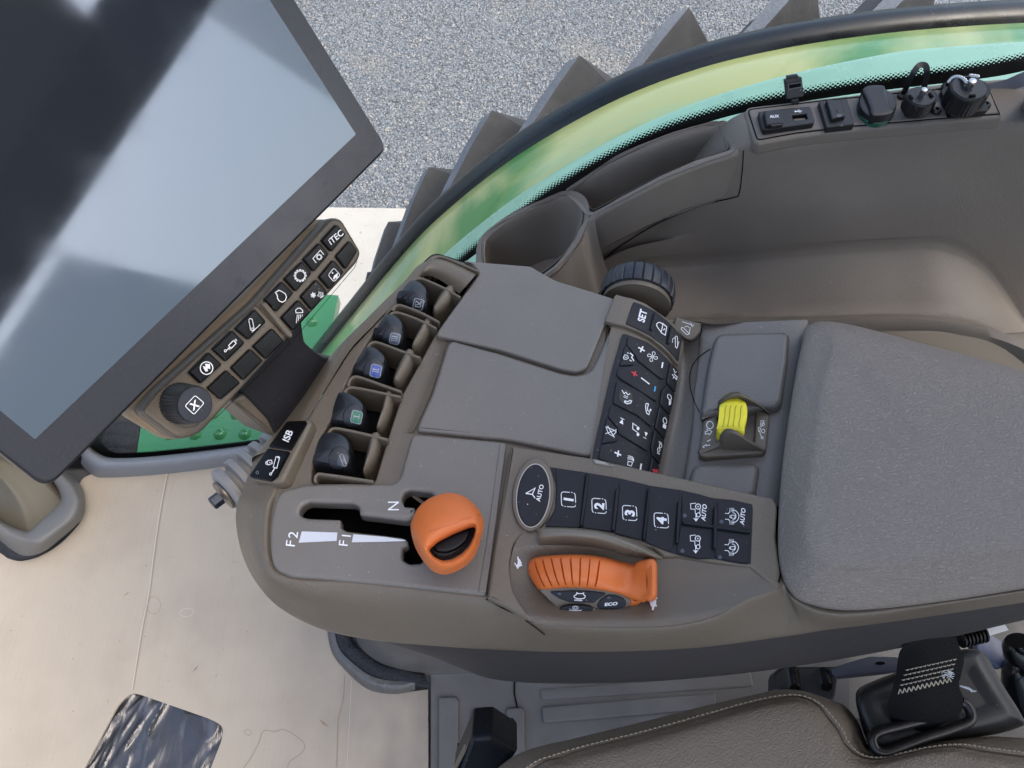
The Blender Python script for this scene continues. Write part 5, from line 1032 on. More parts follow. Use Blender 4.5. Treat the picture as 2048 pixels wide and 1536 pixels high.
# dark base of the main keys, then the keys
dpad2('key_base', ((455, 885), (600, 935), (800, 1010), (960, 1130), (1100, 1270), (1212, 1395), (1215, 30, 'g'), (1165, 325, 'g'), (1098, 645, 'g'), (1020, 985, 'g'), (952, 1335, 'g'), (915, 1520, 'g'), (30, 1245, 'g'), (60, 1060, 'g'), (300, 20, 'g')), .0006, 1.5, M_BTN, 3, up=.0, n=120)
KD = []
def dkey(*pts, h=.0013): KD.append(dpad2('button', pts, h, 1.6, M_BTN, 2.2, up=.0007)); return KD[-1]
k_fan = dkey((520, 935), (650, 985), (800, 1045), (950, 1160), (1085, 1300), (1035, 1515), (985, 1540), (640, 1262), (625, 1210), (500, 1060))
k_air = dkey((485, 1062), (512, 1080), (618, 1222), (600, 1340), (405, 1350))
k_tmp = dkey((400, 1368), (600, 1352), (640, 1330), (790, 30, 'g'), (985, 185, 'g'), (1005, 215, 'g'), (955, 285, 'g'), (915, 455, 'g'), (390, 118, 'g'), (360, 80, 'g'))
k_tel = dkey((365, 160, 'g'), (540, 235, 'g'), (720, 335, 'g'), (905, 480, 'g'), (845, 805, 'g'), (640, 640, 'g'), (310, 475, 'g'))
k_mus = dkey((280, 515, 'g'), (460, 610, 'g'), (640, 700, 'g'), (835, 835, 'g'), (795, 1080, 'g'), (790, 1150, 'g'), (385, 895, 'g'), (372, 820, 'g'), (240, 660, 'g'))
k_mut = dkey((225, 680, 'g'), (245, 685, 'g'), (368, 835, 'g'), (345, 1010, 'g'), (155, 1040, 'g'))
k_vol = dkey((148, 1062, 'g'), (350, 1025, 'g'), (385, 970, 'g'), (600, 1110, 'g'), (800, 1225, 'g'), (760, 1440, 'g'), (300, 1330, 'g'), (110, 1245, 'g'))
k_s = [dkey((1105, 1310), (1205, 1400), (1212, 40, 'g'), (1165, 320, 'g'), (1065, 200, 'g'), (1052, 165, 'g')), dkey((1055, 215, 'g'), (1160, 340, 'g'), (1095, 635, 'g'), (955, 480, 'g'), (985, 290, 'g')), dkey((950, 505, 'g'), (1090, 660, 'g'), (1020, 975, 'g'), (885, 810, 'g')),
       dkey((880, 840, 'g'), (1015, 995, 'g'), (952, 1320, 'g'), (848, 1200, 'g'), (828, 1100, 'g')), dkey((845, 1225, 'g'), (945, 1350, 'g'), (915, 1510, 'g'), (790, 1490, 'g'))]
D2 = DU(.0022)
def ds(w, *pts, closed=False, spl=False):
    P = FG(*pts); P = cr(P, 4, closed) if spl else P; return stroke(P, w, D2, .0003, closed)
def dsym(o, *gs, m=M_WHITE): part('symbol', o, [g if isinstance(g[1], bpy.types.Material) else (g, m) for g in gs])
dsym(k_fan, ds(2.6, (655, 1100), (742, 1150)), ds(2.6, (682, 1165), (718, 1085)), ds(3., (970, 1378), (985, 1300)), *[stroke(cr([add2(FG((845, 1225))[0], (r*math.cos(a+d), r*math.sin(a+d))) for r, d in ((1.2, 0), (5, -.25), (9, -.3), (10, .15), (7, .5), (2.5, .5))], 3), 1.1, D2, .0003, True) for a in (.3, 1.87, 3.44, 5.01)])
dsym(k_air, ds(1.3, (455, 1240), (475, 1205), (510, 1215), (520, 1250), (490, 1270), (460, 1265), closed=True), ds(2, (540, 1180), (580, 1210), (565, 1240), (595, 1290)), ds(1.6, (505, 1175), (525, 1185)), ds(1.6, (535, 1275), (565, 1295)), ds(1.2, (470, 1240), (505, 1240)))
dsym(k_tmp, (ds(2.6, (560, 45, 'g'), (638, 95, 'g')), M_RED), (ds(2.6, (590, 105, 'g'), (615, 35, 'g')), M_RED), ds(2.2, (690, 125, 'g'), (800, 210, 'g')), (ds(2.8, (868, 310, 'g'), (882, 240, 'g')), M_BLUE))
part('round_dip', con, fill(ell(K1('g', 484, 390), 13, 15, 30, -20), D2, .0001), M_BLACK)
dsym(k_tel, ds(1.6, (430, 300, 'g'), (460, 350, 'g'), (485, 330, 'g'), (510, 365, 'g'), (540, 350, 'g')), ds(1.2, (450, 390, 'g'), (500, 415, 'g')), ds(1.2, (460, 372, 'g'), (512, 398, 'g')), ds(1.8, (465, 470, 'g'), (500, 490, 'g'), (545, 480, 'g'), (560, 450, 'g'), (535, 440, 'g'), (510, 462, 'g'), (470, 450, 'g'), closed=True),
     ds(1.7, (755, 480, 'g'), (785, 485, 'g'), (780, 515, 'g'), (770, 540, 'g'), (772, 575, 'g'), (800, 595, 'g'), (790, 635, 'g'), (760, 615, 'g'), (748, 560, 'g'), (745, 510, 'g'), closed=True), fill(ell(K1('g', 812, 570), 2, 2.4, 12), D2))
dsym(k_mus, ds(1.2, (408, 685, 'g'), (460, 712, 'g')), fill(FG((433, 702, 'g'), (392, 752, 'g'), (445, 780, 'g')), D2), ds(1.5, (630, 800, 'g'), (572, 758, 'g'), (570, 838, 'g'), (635, 885, 'g')), fill(ell(K1('g', 642, 828), 2.8, 3.6, 14), D2), fill(ell(K1('g', 640, 912), 2.8, 3.6, 14), D2), fill(FG((730, 872, 'g'), (772, 890, 'g'), (745, 940, 'g')), D2), ds(1.2, (712, 945, 'g'), (752, 970, 'g')))
dsym(k_mut, ds(1.3, (215, 815, 'g'), (300, 850, 'g'), (350, 880, 'g'), (300, 940, 'g'), (245, 905, 'g'), closed=True), ds(1.3, (235, 800, 'g'), (325, 960, 'g')), ds(1.3, (205, 910, 'g'), (355, 850, 'g')))
dsym(k_vol, ds(2.8, (325, 1165, 'g'), (412, 1205, 'g')), ds(2.8, (365, 1225, 'g'), (378, 1140, 'g')), ds(1.5, (495, 1335, 'g'), (505, 1285, 'g'), (565, 1300, 'g'), (545, 1352, 'g'), closed=True), *[ds(1.3, (495 + k*4, 1255 - k*22, 'g'), (545 + k*8, 1258 - k*16, 'g'), (580 + k*1, 1290 - k*10, 'g'), spl=True) for k in range(3)], ds(3., (668, 1400, 'g'), (682, 1315, 'g')))
dsym(k_s[0], ds(1.3, (1130, 1385), (1150, 1440), (1175, 1430)), ds(1.5, (1110, 70, 'g'), (1170, 140, 'g'), (1180, 105, 'g'), (1135, 60, 'g')), ds(1.1, (1120, 130, 'g'), (1140, 95, 'g')))
dsym(k_s[1], stroke(ell(K1('g', 1072, 385), 3.4, 5.6, 20, -25), 1.4, D2, .0003, True), *[ds(1.0, (1068 + k*9, 425 + k*2, 'g'), (1066 + k*7, 500 - k*4, 'g')) for k in range(4)])
dsym(k_s[2], stroke(ell(K1('g', 1008, 715), 3.4, 6, 20, -10), 1.4, D2, .0003, True), fill(FG((985, 755, 'g'), (1030, 775, 'g'), (1018, 832, 'g'), (976, 805, 'g')), D2))
dsym(k_s[3], stroke(ell(K1('g', 948, 1062), 2.4, 4, 16), 1.3, D2, .0003, True), stroke(ell(K1('g', 922, 1118), 2.4, 4, 16), 1.3, D2, .0003, True), *[ds(1.2, (930 + k*14, 1000 + k*8, 'g'), (926 + k*14, 1022 + k*8, 'g')) for k in range(3)], *[ds(1.2, (905 + k*14, 1150 + k*8, 'g'), (902 + k*14, 1172 + k*8, 'g')) for k in range(3)])
dsym(k_s[4], ds(2., (838, 1395, 'g'), (905, 1400, 'g'), (880, 1490, 'g'), closed=True), ds(1.6, (858, 1412, 'g'), (888, 1414, 'g'), (876, 1452, 'g'), closed=True), m=M_RED)
part('clear_tip', con, ringpad(rnd(K('g', (30, 1250), (120, 1275), (240, 1310), (325, 1350), (318, 1362), (200, 1345), (60, 1320)), 4), ZP(.0045), .003, 2), mat('pale_taupe', C(150, 146, 138), .3))
# jog wheel at the outboard end: drum axis runs across the cab
wa = hz((1292, 690), -.006); wtop = K1('f', 590, 70)
waxis = (hz((1238, 597), 0) - hz((1188, 912), 0)); waxis.z = 0; waxis.normalize()
wo = hz(K1('f', 640, 520), -.022) ; Rw = .0315
def rimrib(k, i): return .965 if (k % 8 == 0 and 0 < i < 6) else 1
wc = wo + waxis*.006
wheel_ = part('jog_wheel', con, lathe(wc, waxis, [(Rw*.90, 0), (Rw*1.0, .001), (Rw*1.02, .004), (Rw*1.03, .010), (Rw*1.01, .016), (Rw*.95, .020), (Rw*.85, .022)], 192, rimrib), mat('ribbed_black_wheel', C(34, 36, 42), .38, .5, 0, 0, 0, .08, 20, .3), sharp=20)
part('wheel_hub', wheel_, lathe(wc - waxis*.004, waxis, [(Rw*.93, 0), (Rw*.93, .0055), (Rw*.88, .006)], 64), M_TAUPE)
# trough and the plate with yellow lever
tr_c = [[(1330, 640, -.03), (1338, 700, -.032), (1338, 740, -.033), (1334, 790, -.033), (1322, 850, -.033), (1310, 910, -.033), (1296, 985, -.033)],
        [(1362, 640, -.040), (1366, 700, -.042), (1366, 745, -.042), (1360, 790, -.042), (1348, 850, -.042), (1334, 910, -.042), (1320, 990, -.042)],
        [(1395, 640, -.036), (1396, 700, -.036), (1392, 745, -.036), (1388, 790, -.036), (1382, 850, -.037), (1372, 910, -.038), (1358, 1000, -.038)],
        [(1424, 646, -.030), (1420, 700, -.0305), (1414, 745, -.031), (1408, 790, -.031), (1404, 850, -.031), (1396, 910, -.031), (1380, 1005, -.031)],
        [(1600, 640, -.018), (1594, 700, -.0185), (1588, 745, -.019), (1582, 790, -.019), (1572, 850, -.019), (1562, 910, -.019), (1546, 1012, -.019)],
        [(1612, 640, -.03), (1606, 700, -.03), (1600, 745, -.03), (1594, 790, -.03), (1584, 850, -.03), (1574, 910, -.03), (1556, 1012, -.03)]]
TG = ploft(tr_c, m=5)
part('trough', con, TG, M_TAUPE_R, sharp=60)
part('trough_end', con, wloft([[hz(p, -.03) for p in ((1340, 652), (1390, 648), (1432, 652), (1500, 648), (1602, 646))], [hz(p, -.026) for p in ((1340, 646), (1390, 640), (1432, 646), (1500, 642), (1604, 640))], [hz(p, -.06) for p in ((1340, 640), (1390, 634), (1432, 640), (1500, 636), (1604, 634))]]), M_TAUPE)
YP = P3(hz((1420, 800), -.0305), hz((1590, 700), -.019), hz((1400, 900), -.031))
pad1 = rnd(K('k', (340, 178, 14), (600, 168), (858, 165, 18), (890, 200, 10), (880, 400), (830, 740, 14), (790, 775, 14), (640, 790), (440, 830), (180, 850, 10), (165, 830, 8), (215, 480), (262, 270), (290, 205, 14)), 10, 5)
part('cover_pad', con, plate(pad1, YP.up(.012), .02, .005), M_TAUPE_R)
pad2 = rnd(K('k', (110, 1245), (600, 1225), (650, 1260), (615, 1490), (560, 1560), (40, 1480), (80, 1330)), 8, 5)
part('cover_pad', con, plate(pad2, YP.up(.009), .02, .005), M_TAUPE_R)
YG = Mesh3(TG)
part('seam_line', con, stroke(cr(K('k', (245, 318), (165, 375), (105, 450), (82, 540), (90, 650), (120, 750), (160, 832)), 5, False), 1.6, YG, .0006), M_VOID)
# small tab key with boom symbol
tabP = P3(hz((1350, 645), -.016), hz((1400, 655), -.016), hz((1375, 680), -.02))
tk = part('button', con, plate(rnd(K('f', (1195, 650, 4), (1560, 745, 4), (1535, 880, 30), (1420, 985, 40), (1300, 945, 30), (1160, 770, 10)), 8), tabP, .014, .0015), M_TAUPE)
part('gap_line', con, stroke(cr(K('f', (1562, 760), (1548, 890), (1500, 960), (1430, 998), (1370, 992), (1305, 960)), 4, False), 2.0, tabP, .0002), M_VOID)
part('symbol', tk, [(stroke(K('f', (1285, 722), (1420, 765)), 1.1, tabP), M_WHITE), (stroke(K('f', (1405, 740), (1425, 790), (1450, 762)), 1.1, tabP), M_WHITE), (stroke(obl(K1('f', 1290, 820), K1('f', 1355, 885), 2.6), 1.1, tabP, .0003, True), M_WHITE), (stroke(K('f', (1400, 800), (1380, 905)), 1.1, tabP), M_WHITE), (stroke(cr(K('f', (1320, 800), (1350, 785), (1385, 805)), 4, False), 1., tabP), M_WHITE)])
# yellow lever in its cheeked housing
HP = YP.up(.008)
hb = part('lever_housing', con, plate(rnd(K('k', (190, 890, 10), (310, 840), (640, 800), (720, 835, 10), (728, 870, 8), (700, 1130, 12), (670, 1160, 10), (200, 1190, 10), (150, 1170, 8)), 8), HP, .016, .002, [K('k', (300, 850), (620, 800), (600, 1060), (340, 1050))]), M_TAUPE)
part('slot_floor', con, fill(K('k', (260, 820), (640, 780), (620, 1090), (300, 1080)), YP, .0012), M_VOID)
for q0, q1 in ((((182, 885, .0), (310, 815, .004), (330, 760, .016), (400, 705, .024), (470, 690, .026), (520, 705, .024), (640, 770, .012), (722, 835, .001)), ((190, 900, -.006), (320, 850, -.006), (360, 830, -.006), (420, 815, -.006), (480, 805, -.006), (540, 800, -.006), (640, 805, -.006), (722, 850, -.006))),
               (((160, 1165, .0), (315, 1095, .004), (345, 1040, .014), (385, 1000, .021), (440, 1000, .023), (500, 1030, .020), (600, 1095, .010), (690, 1140, .001)), ((178, 1205, -.008), (320, 1200, -.010), (370, 1195, -.010), (420, 1192, -.010), (480, 1190, -.010), (540, 1185, -.010), (620, 1180, -.010), (695, 1165, -.008)))):
    up_ = [HP.up(z).hit(K1('k', x, y)) for x, y, z in q0]; dn = [HP.up(z).hit(K1('k', x, y)) for x, y, z in q1]
    off = Vector((-.002, .0075, .0))
    g = wloft([[a + off*.3 + Vector((0, 0, -.004)) for a in dn], [p + off*.42 + Vector((0, 0, -.002)) for p in up_], [p + off*.25 for p in up_], up_, [p.lerp(d, .12) for p, d in zip(up_, dn)], dn])
    part('cheek', con, g, M_TAUPE, sharp=50)
LPn = HP.up(.020)
part('yellow_lever', con, plate(rnd(K('k', (320, 765, 10), (400, 715, 6), (470, 715, 20), (535, 745, 14), (548, 800, 8), (528, 930, 4), (520, 1000, 6), (400, 985, 6), (340, 1000, 6), (296, 962, 8), (312, 890, 6)), 6), HP.up(.018), .02, .004), M_YELLOW, 'yellow ribbed thumb lever')
yl = bpy.data.objects['yellow_lever']
LS = HP.up(.018)
part('thumb_rest', yl, wloft([[LS.hit(p, z) for p, z in zip(K('k', (322, 768), (400, 722), (470, 722), (530, 750), (545, 800)), (.0, .001, .001, .0, -.001))], [LS.hit(p, z) for p, z in zip(K('k', (318, 800), (395, 775), (470, 770), (530, 790), (545, 820)), (.002, .003, .003, .002, .0))], [LS.hit(p, z) for p, z in zip(K('k', (315, 860), (390, 855), (465, 850), (520, 860), (540, 880)), (.0015, .001, .001, .001, .0))], [LS.hit(p, z) for p, z in zip(K('k', (305, 930), (375, 925), (450, 930), (510, 945), (525, 960)), (.003, .003, .003, .003, .0))], [LS.hit(p, z) for p, z in zip(K('k', (294, 962), (355, 968), (430, 975), (505, 985), (522, 990)), (.0, .001, .001, .0, -.001))]]), M_YELLOW)
M_YGRV = mat('yellow_groove', C(150, 134, 24), .5)
class LSS:
    def hit(s, p, off=0.): return LS.hit(p, off + .0045)
LB = Mesh3(join((lambda o: ([v.co + ORG[o.name] for v in o.data.vertices], [tuple(f.vertices) for f in o.data.polygons]))(bpy.data.objects['thumb_rest'])))
for i, x in enumerate((372, 410, 452, 498)):
    part('grip_line', yl, stroke(cr(K('k', (x+6, 772), (x-6, 800), (x-10, 860), (x-22, 925), (x-28+i*5, 945)), 4, False), 1.5, LB, .0004), M_YGRV)
part('symbol', hb, [(stroke(ell(K1('k', 242, 932), 6.6, 7.2, 24), 1.7, HP, .0003, True), M_WHITE), (stroke(K('k', (218, 965), (232, 975), (240, 972), (258, 985), (236, 1012), (228, 1000), (205, 1006), (204, 985), (220, 982)), 1.4, HP, .0003, True), M_WHITE), (stroke(K('k', (218, 1064), (248, 1050)), 1.8, HP), M_WHITE), (stroke(K('k', (185, 1108), (212, 1090), (214, 1100), (240, 1092), (240, 1112), (216, 1118), (214, 1128)), 1.4, HP, .0003, True), M_WHITE),
    (stroke(K('k', (655, 895), (680, 898), (660, 945), (650, 940)), 1.2, HP, .0003, True), M_WHITE), (stroke(ell(K1('k', 672, 925), 2.6, 3, 14), 1.1, HP, .0003, True), M_WHITE), (stroke(K('k', (632, 950), (652, 958), (645, 980), (650, 1010), (665, 1035)), 1.3, HP), M_WHITE), (stroke(ell(K1('k', 672, 980), 3.4, 3.8, 16), 1.2, HP, .0003, True), M_WHITE), (stroke(ell(K1('k', 664, 1035), 2.2, 2.4, 14), 1.1, HP, .0003, True), M_WHITE), (stroke(K('k', (632, 950), (636, 985), (645, 985)), 1.2, HP), M_WHITE)])
# ------------------ hydraulic levers between webs
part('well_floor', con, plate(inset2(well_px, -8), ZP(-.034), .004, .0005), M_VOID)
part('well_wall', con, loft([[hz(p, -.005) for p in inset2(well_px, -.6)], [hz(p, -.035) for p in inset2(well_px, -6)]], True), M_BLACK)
PADS = [([(640, 1165), (700, 1146), (770, 1165), (815, 1220), (812, 1330), (792, 1366), (740, 1367), (600, 1337), (578, 1330), (590, 1290), (612, 1210)], C(62, 66, 74), 'S', (755, 1290), 'tag'),
        ([(745, 905), (800, 908), (868, 948), (902, 1000), (886, 1090), (852, 1106), (700, 1086), (698, 1060), (702, 1010), (720, 945)], C(52, 110, 84), 'I', (838, 1025), 'tag'),
        ([(905, 628), (960, 630), (1010, 668), (1032, 712), (1002, 800), (962, 816), (828, 772), (832, 745), (850, 700), (878, 660)], C(58, 78, 150), 'II', (956, 741), 'tag'),
        ([(1030, 432), (1085, 434), (1130, 478), (1138, 530), (1116, 598), (1060, 592), (950, 562), (946, 550), (962, 520), (1000, 460)], C(86, 94, 106), 'III', (1073, 543), 'tag'),
        ([(1190, 222), (1230, 228), (1275, 268), (1284, 320), (1266, 382), (1220, 382), (1095, 337), (1094, 326), (1112, 295), (1155, 240)], C(44, 47, 54), 'IV', (1218, 332), 'tag')]
M_PAD = mat('black_lever_rubber', C(32, 34, 38), .36, .5, 0, 0, 0, .12, 30, .35)
for i, (o_, tc_, s_, c_, _) in enumerate(PADS):
    P = resamp(cr(K('b', *o_), 5), 64); top_z = .006
    lv = part('control_lever', con, ringpad(P, ZP(top_z - .012), .012, 11, sink=.03, dome=.0015, edge=.5), M_PAD, ['front', 'green tagged', 'blue tagged', 'grey tagged', 'black tagged'][i] + ' hydraulic lever')
    c = cen(P); dx = K1('b', *c_)
    hit_c = (c[0] + (dx[0]-c[0])*.3, c[1] + (dx[1]-c[1])*.3)
    disc = part('finger_dish', lv, ringpad(ell(((c[0]+dx[0])/2, (c[1]+dx[1])/2), 20, 23, 44, 20), Mesh3(ringpad(P, ZP(top_z - .012), .012, 11, sink=.03, dome=.0015, edge=.5)), .0012, 2.5), M_PAD)
    LM = Mesh3(join(ringpad(P, ZP(top_z - .012), .012, 11, sink=.03, dome=.0015, edge=.5), ringpad(ell(((c[0]+dx[0])/2, (c[1]+dx[1])/2), 20, 23, 44, 20), Mesh3(ringpad(P, ZP(top_z - .012), .012, 11, sink=.03, dome=.0015, edge=.5)), .0012, 2.5)))
    w, h = (10, 15) if i < 3 else (9.5, 13)
    q = rnd([(dx[0] - w + 3, dx[1] - h*.9, 4), (dx[0] + w*1.0 + 2, dx[1] - h*.55, 4), (dx[0] + w*.75, dx[1] + h*.95, 4), (dx[0] - w*1.2, dx[1] + h*.6, 4)], 4, 4)
    tg = part('tag', lv, decal(resamp(q, 28), LM, .0004), mat('lever_tag', tc_, .35))
    gs = []
    if i: gs.append((stroke(resamp(q, 40), 1.5, LM, .0006, True), mat('tag_edge', C(130, 138, 146), .5)))
    m_ = M_GREYPRINT
    if s_ == 'S': gs += [(stroke(obl((dx[0] - 3, dx[1] - 8), (dx[0] + 3, dx[1] + 8), 3), 1.1, LM, .001, True), m_)]
    else: gs += [(text(s_, dx, (.2, -1), (-1, -.25), 10, LM, .001, .9, .01), m_)] + [(stroke([add2(dx, (-5.5 + (1.2*k), 5 if k < 0 else 5)), add2(dx, (-4.5, -5))], .9, LM, .001), m_) for k in (0,)] + [(stroke([add2(dx, (4.6, 5.2)), add2(dx, (5.8, -4.6))], .9, LM, .001), m_)]
    part('symbol', lv, gs)
for q in ([(960, 1160), (988, 1160), (1002, 1190), (985, 1280), (950, 1350), (905, 1410), (890, 1400), (895, 1370), (920, 1260), (940, 1180)], [(1040, 908), (1066, 912), (1077, 950), (1055, 1040), (1020, 1110), (985, 1141), (972, 1125), (1000, 1030), (1025, 930)], [(1165, 653), (1193, 660), (1206, 690), (1180, 760), (1120, 850), (1080, 857), (1075, 830), (1100, 760), (1140, 680)], [(1280, 463), (1303, 470), (1308, 500), (1285, 560), (1240, 620), (1195, 647), (1187, 630), (1210, 570), (1260, 480)], [(1415, 263), (1443, 270), (1447, 310), (1410, 370), (1340, 427), (1315, 422), (1318, 390), (1370, 300)]):
    part('lever_back', con, ringpad(resamp(cr(K('b', *q), 5), 44), ZP(-.012), .014, 4.5, sink=.016, dome=.002), M_TAUPE)
WB = [[(585, 1425), (583, 1395), (600, 1374), (640, 1376), (760, 1392), (940, 1420)], [(660, 1140), (672, 1110), (700, 1093), (760, 1100), (900, 1130), (1030, 1163)], [(758, 905), (770, 862), (800, 842), (860, 848), (980, 872), (1110, 900)], [(785, 835), (795, 800), (825, 775), (880, 785), (1000, 828), (1113, 868)], [(902, 628), (912, 585), (940, 563), (985, 570), (1100, 612), (1230, 660)], [(1032, 428), (1045, 395), (1075, 380), (1120, 388), (1220, 425), (1328, 478)], [(1060, 370), (1070, 348), (1095, 335), (1140, 345), (1240, 385), (1345, 440)], [(1178, 218), (1190, 185), (1215, 171), (1260, 180), (1370, 228), (1476, 288)]]
for q in WB: part('lever_web', con, wall(K('b', *q), .004, .034, .0022), M_TAUPE)
part('end_cap', con, [(wloft([[hz(p, -.002) for p in K('b', (1225, 172), (1285, 158), (1360, 190), (1470, 268))], [hz(p, .006) for p in K('b', (1250, 128), (1320, 110), (1420, 150), (1520, 212))], [hz(p, .004) for p in K('b', (1300, 62), (1350, 52), (1450, 88), (1572, 150))], [hz(p, -.02) for p in K('b', (1300, 58), (1350, 45), (1450, 80), (1580, 140))]]), M_TAUPE)])
part('end_web', con, wall(K('b', (1300, 75), (1312, 48), (1345, 36), (1400, 50), (1590, 128)), .006, .03, .0022), M_TAUPE)
# ------------------ orange shift lever
KC = K('c', (1155, 625), (1172, 560), (1210, 490), (1290, 430), (1400, 401), (1510, 430), (1592, 510), (1626, 600), (1605, 700), (1575, 790), (1525, 858), (1445, 908), (1370, 926), (1305, 908), (1245, 850), (1185, 750))
ko = resamp(cr(KC, 6), 96)
HO = K('c', (1276, 768), (1330, 720), (1430, 668), (1520, 632), (1560, 622), (1573, 632), (1562, 680), (1530, 745), (1480, 795), (1420, 828), (1365, 838), (1320, 820), (1290, 795))
ho = resamp(rnd(HO, 4, 4), 96)
def align(a, b):
    c = cen(b); best = min(range(len(b)), key=lambda k: sum((math.atan2(a[i][1]-c[1], a[i][0]-c[0]) - math.atan2(b[(i+k) % len(b)][1]-c[1], b[(i+k) % len(b)][0]-c[0]) + math.pi) % (2*math.pi) - math.pi if False else abs(math.remainder(math.atan2(a[i][1]-c[1], a[i][0]-c[0]) - math.atan2(b[(i+k) % len(b)][1]-c[1], b[(i+k) % len(b)][0]-c[0]), 2*math.pi)) for i in range(0, len(b), 8)))
    return b[best:] + b[:best]
if area2(ko)*area2(ho) < 0: ho = ho[::-1]
ho = align(ko, ho)
rings = []
kn_o = [(inset2(ko, 16), .012), (inset2(ko, 5), .022), (inset2(ko, .8), .032), (ko, .038), (inset2(ko, .8), .044), (inset2(ko, 4), .051)]
for r, z in kn_o: rings.append([hz(p, z) for p in r])
for t, z in ((.25, .058), (.45, .062), (.65, .0635), (.8, .063), (.9, .061), (.97, .0585), (1., .055)): rings.append([hz(lerp2(a, b_, .08 + .92*t), z) for a, b_ in zip(ko, ho)])
rings.append([hz(p, .045) for p in inset2(ho, -1.5)]); rings.append([hz(p, .03) for p in inset2(ho, -4)])
lev = part('shift_lever', con, loft(rings, True), M_ORANGE, 'bright orange shift lever knob with a half moon opening', sharp=50)
part('inner_button', lev, plate(inset2(ho, -5), ZP(.045), .01, .001), M_BLACK)
arc = resamp(cr(K('c', (1290, 775), (1330, 800), (1400, 800), (1470, 760), (1520, 700), (1540, 640)), 6, False), 26, False)
arc2 = resamp(cr(K('c', (1296, 800), (1335, 828), (1410, 820), (1485, 778), (1538, 712), (1560, 640)), 6, False), 26, False)
part('button_ridge', lev, join(*[tube([hz(a, .0465), hz(b_, .0455)], .0008, 6) for a, b_ in zip(arc, arc2)]), M_BLACK)
part('button_dish', lev, ringpad(resamp(rnd(K('c', (1300, 745), (1430, 680), (1520, 645), (1535, 660), (1515, 715), (1455, 765), (1390, 790), (1320, 785)), 6), 50), ZP(.0455), .003, 3), M_BTN)
part('crease', lev, stroke(cr(K('c', (1275, 648), (1400, 612), (1500, 572), (1605, 540)), 5, False), .7, Mesh3(loft(rings, True)), .0002), mat('orange_crease', C(150, 78, 30), .5))
part('stem', lev, tube([hz(K1('c', 1400, 640), .03), hz(K1('c', 1330, 640), -.03)], [.011, .009], 16), M_BLACK)
# ------------------------------------------------------------------ armrest pad
apad = thing('armrest_pad', tuple(hz((1850, 930), 0)), 'grained grey vinyl armrest pad at the rear end of the console', 'armrest')
A0 = [(1590, 930, -.014), (1570, 1060, -.013), (1568, 1130, -.012), (1582, 1180, -.012), (1625, 1212, -.012), (1710, 1221, -.012), (1860, 1206, -.012), (2060, 1174, -.012), (2340, 1130, -.012), (2340, 830, -.012), (2060, 750, -.016), (1860, 695, -.018), (1690, 652, -.018), (1625, 655, -.018), (1604, 700, -.017), (1598, 800, -.016)]
A1 = [(1566, 930, .002), (1556, 1058, .003), (1559, 1132, .003), (1575, 1176, .002), (1610, 1205, .001), (1700, 1221, -.0), (1860, 1207, -.0), (2060, 1176, -.0), (2340, 1130, -.0), (2340, 820, .0), (2060, 744, -.002), (1860, 691, -.003), (1690, 647, -.004), (1618, 649, -.004), (1603, 690, -.002), (1588, 770, .0)]
A2 = [(1572, 930, .009), (1565, 1055, .010), (1571, 1124, .011), (1588, 1160, .011), (1622, 1184, .012), (1704, 1196, .011), (1860, 1182, .010), (2060, 1154, .010), (2340, 1110, .010), (2340, 832, .010), (2060, 750, .008), (1860, 697, .007), (1690, 651, .005), (1628, 654, .005), (1612, 694, .006), (1596, 772, .008)]
A3 = [(1612, 928, .0195), (1600, 1040, .022), (1606, 1100, .023), (1620, 1124, .023), (1655, 1140, .024), (1720, 1146, .023), (1860, 1134, .023), (2060, 1106, .022), (2340, 1066, .022), (2340, 848, .022), (2060, 762, .018), (1860, 709, .014), (1698, 660, .010), (1656, 664, .011), (1650, 704, .012), (1632, 780, .0165)]
A4 = [(1640, 926, .0235), (1630, 1030, .026), (1634, 1080, .027), (1650, 1106, .0275), (1680, 1120, .0275), (1740, 1126, .0275), (1860, 1115, .027), (2060, 1088, .0265), (2340, 1050, .0265), (2340, 866, .0265), (2060, 786, .022), (1860, 728, .018), (1716, 680, .0135), (1684, 686, .0145), (1674, 724, .0165), (1658, 790, .0205)]
A5 = [(1720, 926, .0262), (1716, 1000, .0275), (1720, 1034, .028), (1732, 1052, .0285), (1756, 1060, .0285), (1800, 1064, .0285), (1900, 1054, .0285), (2060, 1034, .0285), (2280, 1000, .0285), (2280, 900, .0285), (2060, 850, .026), (1900, 806, .0245), (1782, 768, .0225), (1758, 776, .0225), (1746, 800, .0225), (1734, 850, .0245)]
A6 = [(lerp(1900, x, .3), lerp(930, y, .3), .028) for x, y, z in A5]
part('vinyl_cover', apad, ploft([A0, A1, A2, A3, A4, A5, A6], closed=True, m=5, cap1=True), M_PADV, sharp=70)
# ------------------------------------------------------------------ bellows with bolt under the front of the console
bel = thing('ribbed_bellows', tuple(hz((470, 980), -.12)), 'pale grey ribbed rubber bellows with a dark bolt head at its front end', 'bellows')
b0, b1 = hz(K1('q', 1540, 572), -.10), hz(K1('q', 1840, 345), -.106); bd = (b1 - b0).normalized()
Rb = .0225; prof = [(.004, 0), (Rb*.8, 0)]
for k in range(9): h0 = .002 + k*.0125; prof += [(Rb*.97, h0), (Rb, h0 + .001), (Rb, h0 + .0055), (Rb*.96, h0 + .0066), (Rb*.74, h0 + .0075), (Rb*.72, h0 + .011), (Rb*.8, h0 + .0122)]
part('bellows', bel, lathe(b0, bd, prof, 48), M_BELLOWS, sharp=30)
part('washer', bel, lathe(b0 - bd*.003, bd, [(.002, 0), (Rb*.62, 0), (Rb*.62, .002), (.002, .003)], 40), mat('bronze_washer', C(120, 112, 102), .4, .5, metal=.5))
